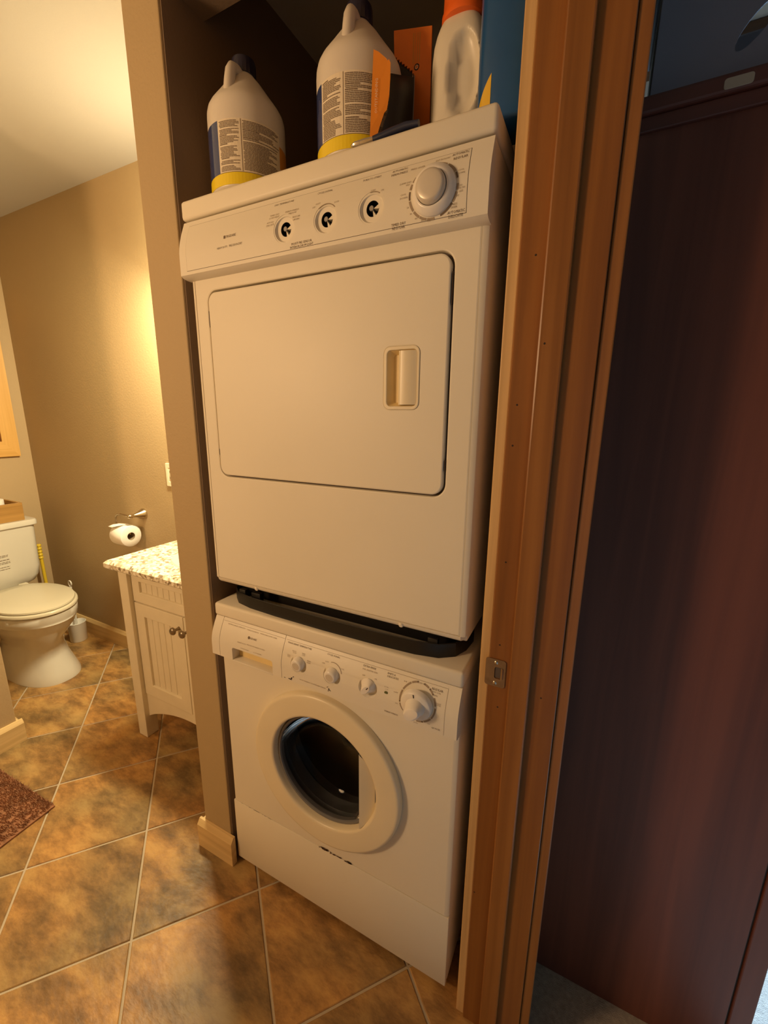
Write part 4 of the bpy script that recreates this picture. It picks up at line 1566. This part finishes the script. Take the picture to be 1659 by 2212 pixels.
# toilet plunger and brush in the corner
pg = empty('plunger', (-2.225, 0.545, 0.0), 'plunger with ribbed yellow handle standing behind the toilet', 'plunger')
b = B().lathe([(0.052, 0.0005), (0.054, 0.004), (0.052, 0.03), (0.046, 0.055), (0.030, 0.072), (0.016, 0.078), (0.0135, 0.10)], (-2.225, 0.545, 0), (0, 0, 1), 28)
b.build('cup', 'rubber_cup', pg, smooth=50)
pr = [(0.0095, 0.09), (0.0095, 0.478)]
z = 0.478
for k in range(5):
    pr += [(0.0085, z + 0.001), (0.0125, z + 0.006), (0.0135, z + 0.011), (0.0125, z + 0.016), (0.0085, z + 0.020)]
    z += 0.0205
pr += [(0.0, z + 0.001)]
b = B().lathe(pr, (-2.225, 0.545, 0), (0.015, -0.02, 1), 20)
b.build('handle', 'yellow_plastic', pg, smooth=40)
tb = empty('toilet_brush', (-1.905, 0.528, 0.0), 'white toilet brush in its white holder on the floor behind the bowl', 'toilet brush')
B().lathe([(0.0, 0.0005), (0.043, 0.0005), (0.045, 0.004), (0.048, 0.118), (0.050, 0.122), (0.047, 0.124), (0.042, 0.118), (0.040, 0.01), (0.0, 0.01)], (-1.905, 0.528, 0), (0, 0, 1), 32).build('holder', 'white_plastic', tb, smooth=40)
B().lathe([(0.006, 0.012), (0.030, 0.02), (0.034, 0.05), (0.030, 0.085), (0.007, 0.095), (0.006, 0.12), (0.0065, 0.365), (0.0, 0.367)], (-1.905, 0.528, 0), (0, 0, 1), 20).build('brush_stem', 'white_plastic', tb, smooth=40)
rg = [(-1.905 + 0.0155 * math.sin(2 * PI * k / 24), 0.528, 0.3785 + 0.0155 * math.cos(2 * PI * k / 24)) for k in range(25)]
B().tube(rg, 0.0038, 8, False).build('hanging_ring', 'white_plastic', tb, smooth=60)

# ================================================================== toilet paper holder and roll on the tan wall
hp = empty('paper_holder', (-1.235, 0.62, 0.868), 'brushed metal toilet paper holder on the tan wall with a bent arm', 'paper holder')
HX, HZ = -1.243, 0.872
B().lathe([(0.029, 0.0), (0.029, 0.005), (0.026, 0.012), (0.017, 0.030), (0.0115, 0.046), (0.0085, 0.056), (0.0080, 0.062), (0.0105, 0.066), (0.0115, 0.074), (0.0105, 0.082), (0.006, 0.088), (0.0, 0.089)], (HX, 0.6195, HZ), (0, -1, 0), 28).build('post', 'nickel', hp, smooth=50)
ya = 0.545
arm = [(HX, ya, HZ), (HX - 0.02, ya - 0.003, HZ + 0.001), (HX - 0.075, ya - 0.004, HZ + 0.004), (HX - 0.105, ya - 0.004, HZ + 0.000), (HX - 0.122, ya - 0.003, HZ - 0.015), (HX - 0.127, ya - 0.002, HZ - 0.040),
       (HX - 0.127, ya - 0.001, HZ - 0.072), (HX - 0.120, ya, HZ - 0.088), (HX - 0.104, ya, HZ - 0.095), (HX - 0.02, ya, HZ - 0.095)]
B().tube(arm, 0.0046, 10).build('arm', 'nickel', hp, smooth=60)
RC = Vector((HX - 0.118 + 0.014, ya - 0.004, HZ - 0.1065))
rl = paper_roll('toilet_paper_roll', tuple(RC), (1, 0, 0), 0.0555, 0.0205, 0.098, 'white toilet paper roll hanging on the metal wall holder')
b = B()
rows = []
for t in range(9):
    a = math.radians(20 + 78 * t / 8)
    rr = 0.0562 + 0.0015 * t / 8
    rows.append([(RC.x + 0.001 + 0.096 * k / 6 * (0.62 if t > 6 else 1), RC.y - rr * math.cos(PI - a) if False else RC.y + rr * math.cos(a), RC.z + rr * math.sin(a)) for k in range(7)])
tipx = RC.x - 0.004
rows.append([(RC.x + 0.001 + 0.055 * k / 6, RC.y - 0.030 - 0.004 * k / 6, RC.z + 0.0585) for k in range(7)])
rows.append([(RC.x - 0.004 + 0.030 * k / 6, RC.y - 0.052, RC.z + 0.052 - 0.002 * k / 6) for k in range(7)])
b.rings(rows, False, False, closed=False)
o = b.build('loose_sheet', 'paper', rl, smooth=60)
md = o.modifiers.new('thickness', 'SOLIDIFY')
md.thickness = 0.0006
md.offset = 1

# ================================================================== vanity
vn = empty('vanity_cabinet', (-0.48, 0.41, 0.0), 'cream painted vanity cabinet with beadboard doors against the tan wall', 'cabinet')
VX0, VX1, VY0, VY1 = -0.805, -0.158, 0.200, 0.605
for x0 in (VX0, VX1 - 0.055):
    for y0 in (VY0, VY1 - 0.055):
        B().box(x0, x0 + 0.055, y0, y0 + 0.055, 0.0, 0.784, 0.002).build('leg', 'vanity_paint', vn, smooth=0)
b = B().box(VX0 + 0.006, VX1 - 0.006, VY0 + 0.035, VY1 - 0.006, 0.200, 0.784, 0.001)
b.build('carcass', 'vanity_paint', vn, smooth=0)
# arched bottom rail
n = 16
FX0, FX1 = VX0 + 0.055, VX1 - 0.055
lo = [(FX0 + (FX1 - FX0) * k / n, 0.098 + 0.070 * math.sin(PI * k / n) ** 0.8) for k in range(n + 1)]
B().prism([(FX1, 0.232), (FX0, 0.232)] + lo, 'y', VY0 + 0.021, VY0 + 0.036).build('bottom_rail', 'vanity_paint', vn, smooth=0)


def bead_panel(b, x0, x1, z0, z1, y):
    """tongue and groove boards, each with rounded edges"""
    nb = max(3, int(round((x1 - x0) / 0.036)))
    w = (x1 - x0) / nb
    for k in range(nb):
        b.box(x0 + k * w + 0.0012, x0 + (k + 1) * w - 0.0012, y, y + 0.006, z0, z1, 0.0012, 1)


def framed(name, x0, x1, z0, z1, fr, parent, y=VY0 + 0.016):
    b = B().plate([[(x0, z0), (x1, z0), (x1, z1), (x0, z1)], [(x0 + fr, z0 + fr), (x1 - fr, z0 + fr), (x1 - fr, z1 - fr), (x0 + fr, z1 - fr)]], y, y + 0.018)
    bevel_front(b, y, 0.0025, 2)
    o = b.build(name, 'vanity_paint', parent, smooth=30)
    p = B()
    p.box(x0 + fr - 0.001, x1 - fr + 0.001, y + 0.0125, y + 0.0175, z0 + fr - 0.001, z1 - fr + 0.001)
    p.build('backing', 'vanity_paint', o, smooth=0)
    nb = max(3, int(round((x1 - x0 - 2 * fr) / 0.034)))
    w = (x1 - x0 - 2 * fr) / nb
    for k in range(nb):
        B().box(x0 + fr + k * w + 0.001, x0 + fr + (k + 1) * w - 0.001, y + 0.0085, y + 0.013, z0 + fr, z1 - fr, 0.0016, 1).build('beadboard', 'vanity_paint', o, smooth=0)
    return o


DS = -0.455
framed('drawer', FX0 + 0.003, FX1 - 0.003, 0.6435, 0.780, 0.045, vn)
dl = framed('door', FX0 + 0.003, DS - 0.0015, 0.212, 0.6375, 0.055, vn)
dr_ = framed('door', DS + 0.0015, FX1 - 0.003, 0.212, 0.6375, 0.055, vn)
for p, x in ((dl, DS - 0.026), (dr_, DS + 0.026)):
    B().lathe([(0.0075, 0.0), (0.0060, 0.004), (0.0050, 0.014), (0.0080, 0.019), (0.0145, 0.024), (0.0152, 0.029), (0.0120, 0.034), (0.0, 0.0365)], (x, VY0 + 0.016, 0.588), (0, -1, 0), 24).build('knob', 'pewter', p, smooth=50)
ct = empty('granite_countertop', (-0.48, 0.39, 0.784), 'speckled cream granite slab lying on the vanity cabinet', 'countertop')
b = B()
rect = lambda x0, x1, y0, z: [(x0, y0, z), (x1, y0, z), (x1, 0.6185, z), (x0, 0.6185, z)]
b.rings([rect(-0.834, -0.139, 0.172, 0.7845), rect(-0.838, -0.139, 0.168, 0.790), rect(-0.838, -0.139, 0.168, 0.806), rect(-0.828, -0.139, 0.178, 0.8165)])
b.build('slab', 'granite', ct, smooth=0)
b = B()
b.rings([oval(-0.46, 0.19, 0.135, 0.8168, n=40, cy=0.385), oval(-0.46, 0.185, 0.13, 0.823, n=40, cy=0.385), oval(-0.46, 0.17, 0.115, 0.823, n=40, cy=0.385), oval(-0.46, 0.12, 0.08, 0.8185, n=40, cy=0.385)], True, True)
b.build('basin', 'porcelain', ct, smooth=50)

# ================================================================== shag bath rug
rug = empty('bath_rug', (-0.9, -0.4, 0.0), 'brown shag bath rug lying on the tile floor by the near wall', 'rug')
RP = Vector((-0.731, -0.167))
RA = Vector((-0.9975, -0.040)).normalized()
RB = Vector((RA.y * -1 * -1, 0)).normalized() if False else Vector((0.075, -0.997)).normalized()
LA, LB = 0.44, 0.66
b = B()
q = [RP, RP + RA * LA, RP + RA * LA + RB * LB, RP + RB * LB]
b.rings([[(p.x, p.y, 0.0005) for p in q], [(p.x, p.y, 0.006) for p in q]])
b.build('backing', 'rug_brown', rug, smooth=0)
b = B()
rnd = random.Random(9)
for k in range(9000):
    u, v = rnd.random() * LA, rnd.random() ** 1.5 * LB
    p = RP + RA * u + RB * v
    a = rnd.gauss(math.radians(205), 0.5)
    L = rnd.uniform(0.010, 0.020)
    w = rnd.uniform(0.0012, 0.0022)
    d = Vector((math.cos(a), math.sin(a)))
    s = Vector((-d.y, d.x)) * w
    hz = rnd.uniform(0.007, 0.014)
    tip = p + d * L
    p0, p1, p2 = (p.x - s.x, p.y - s.y, 0.005), (p.x + s.x, p.y + s.y, 0.005), (p.x + d.x * L * .5, p.y + d.y * L * .5, hz)
    p3 = (tip.x, tip.y, hz * 0.72)
    vs = [b.bm.verts.new(x) for x in (p0, p1, p2, p3)]
    b.bm.faces.new((vs[0], vs[1], vs[2]))
    b.bm.faces.new((vs[0], vs[2], vs[3]))
    b.bm.faces.new((vs[1], vs[3], vs[2]))
b.build('pile', 'rug_brown', rug, smooth=0, kind='stuff')

# ================================================================== bedroom: tall dark cabinet and laundry basket
cb = empty('tall_cabinet', (1.08, 0.5, 0.0), 'tall dark reddish wood cabinet beyond the doorway, seen from its side', 'cabinet')
CX0, CX1, CY, CZ = 0.866, 1.297, 0.167, 1.862
B().box(CX0, 1.2565, CY, CY + 0.022, 0.0, CZ, 0.0015).build('side_panel', 'cherry', cb, smooth=0)
B().box(1.2605, CX1, CY - 0.001, CY + 0.022, 0.0, CZ, 0.0025).build('front_stile', 'cherry', cb, smooth=0)
B().box(1.2560, 1.2610, CY + 0.006, CY + 0.021, 0.0, CZ).build('stile_joint', 'seam_dark', cb, smooth=0)
B().box(CX0, CX1 - 0.02, CY + 0.022, 0.78, 0.0, CZ).build('carcass', 'cherry', cb, smooth=0)
B().box(CX0, CX1 + 0.012, CY - 0.014, 0.79, CZ, 1.887, 0.004).build('top_board', 'cherry_x', cb, smooth=0)
B().box(CX0, CX1, CY - 0.006, CY + 0.002, CZ - 0.022, CZ, 0.002).build('top_rail', 'cherry_x', cb, smooth=0)
b = bevel_front(B().plate([rrect(0.9835, 1.0190, 1.8650, 1.8790, 0.004)], CY - 0.0156, CY - 0.0142), CY - 0.0156, 0.0005, 1)
b.build('felt_pad', 'tag_felt', cb, label='pale felt pad on the edge of the top board')

lb = empty('laundry_basket', (1.1, 0.36, 1.887), 'slate blue plastic laundry basket with slanted oval holes on the tall cabinet', 'basket')
BX0, BX1, BZ0, BZ1 = 0.889, 1.290, 1.8875, 2.15


def slot(cx, cz, a, hl, hw, n=20):
    out = []
    for k in range(n):
        t = 2 * PI * k / n
        x, z = hl * math.cos(t), hw * math.sin(t)
        out.append((cx + x * math.cos(a) - z * math.sin(a), cz + x * math.sin(a) + z * math.cos(a)))
    return out


sl = []
for r_ in range(2):
    for c_ in range(5):
        sx, sz = 1.0165 + c_ * 0.058 + r_ * 0.026, 1.9540 + r_ * 0.076
        if r_ == 1: sx, sz = 1.0300 + (c_) * 0.058 - 0.0, 2.012
        if sx < BX1 - 0.04 and sz < BZ1 - 0.04:
            sl.append(slot(sx, sz, math.radians(52), 0.0345, 0.0125))
for yw, nm in ((0.181, 'front_wall'), (0.520, 'back_wall')):
    b = B().plate([[(BX0, BZ0), (BX1, BZ0), (BX1 + 0.01, BZ1), (BX0 - 0.012 + 0.014, BZ1)]] + sl, yw, yw + 0.003)
    b.build(nm, 'basket_blue', lb, smooth=30)
for x in (BX0, BX1 - 0.003):
    B().box(x, x + 0.003, 0.184, 0.520, BZ0, BZ1 - 0.01).build('end_wall', 'basket_blue', lb, smooth=0)
B().box(BX0, BX1, 0.184, 0.520, BZ0, BZ0 + 0.003).build('bottom', 'basket_blue', lb, smooth=0)
B().tube([(BX0 - 0.003, 0.180, BZ1), (BX1 + 0.012, 0.180, BZ1), (BX1 + 0.012, 0.526, BZ1), (BX0 - 0.003, 0.526, BZ1), (BX0 - 0.003, 0.180, BZ1)], 0.007, 8).build('rim', 'basket_blue', lb, smooth=60)

# exposed beam on the bedroom ceiling
B().box(0.865, 3.98, 0.945, 1.0, 2.40, 2.4395, 0.003).build('beam', 'beam_wood', bpy.data.objects['ceiling'], smooth=0)
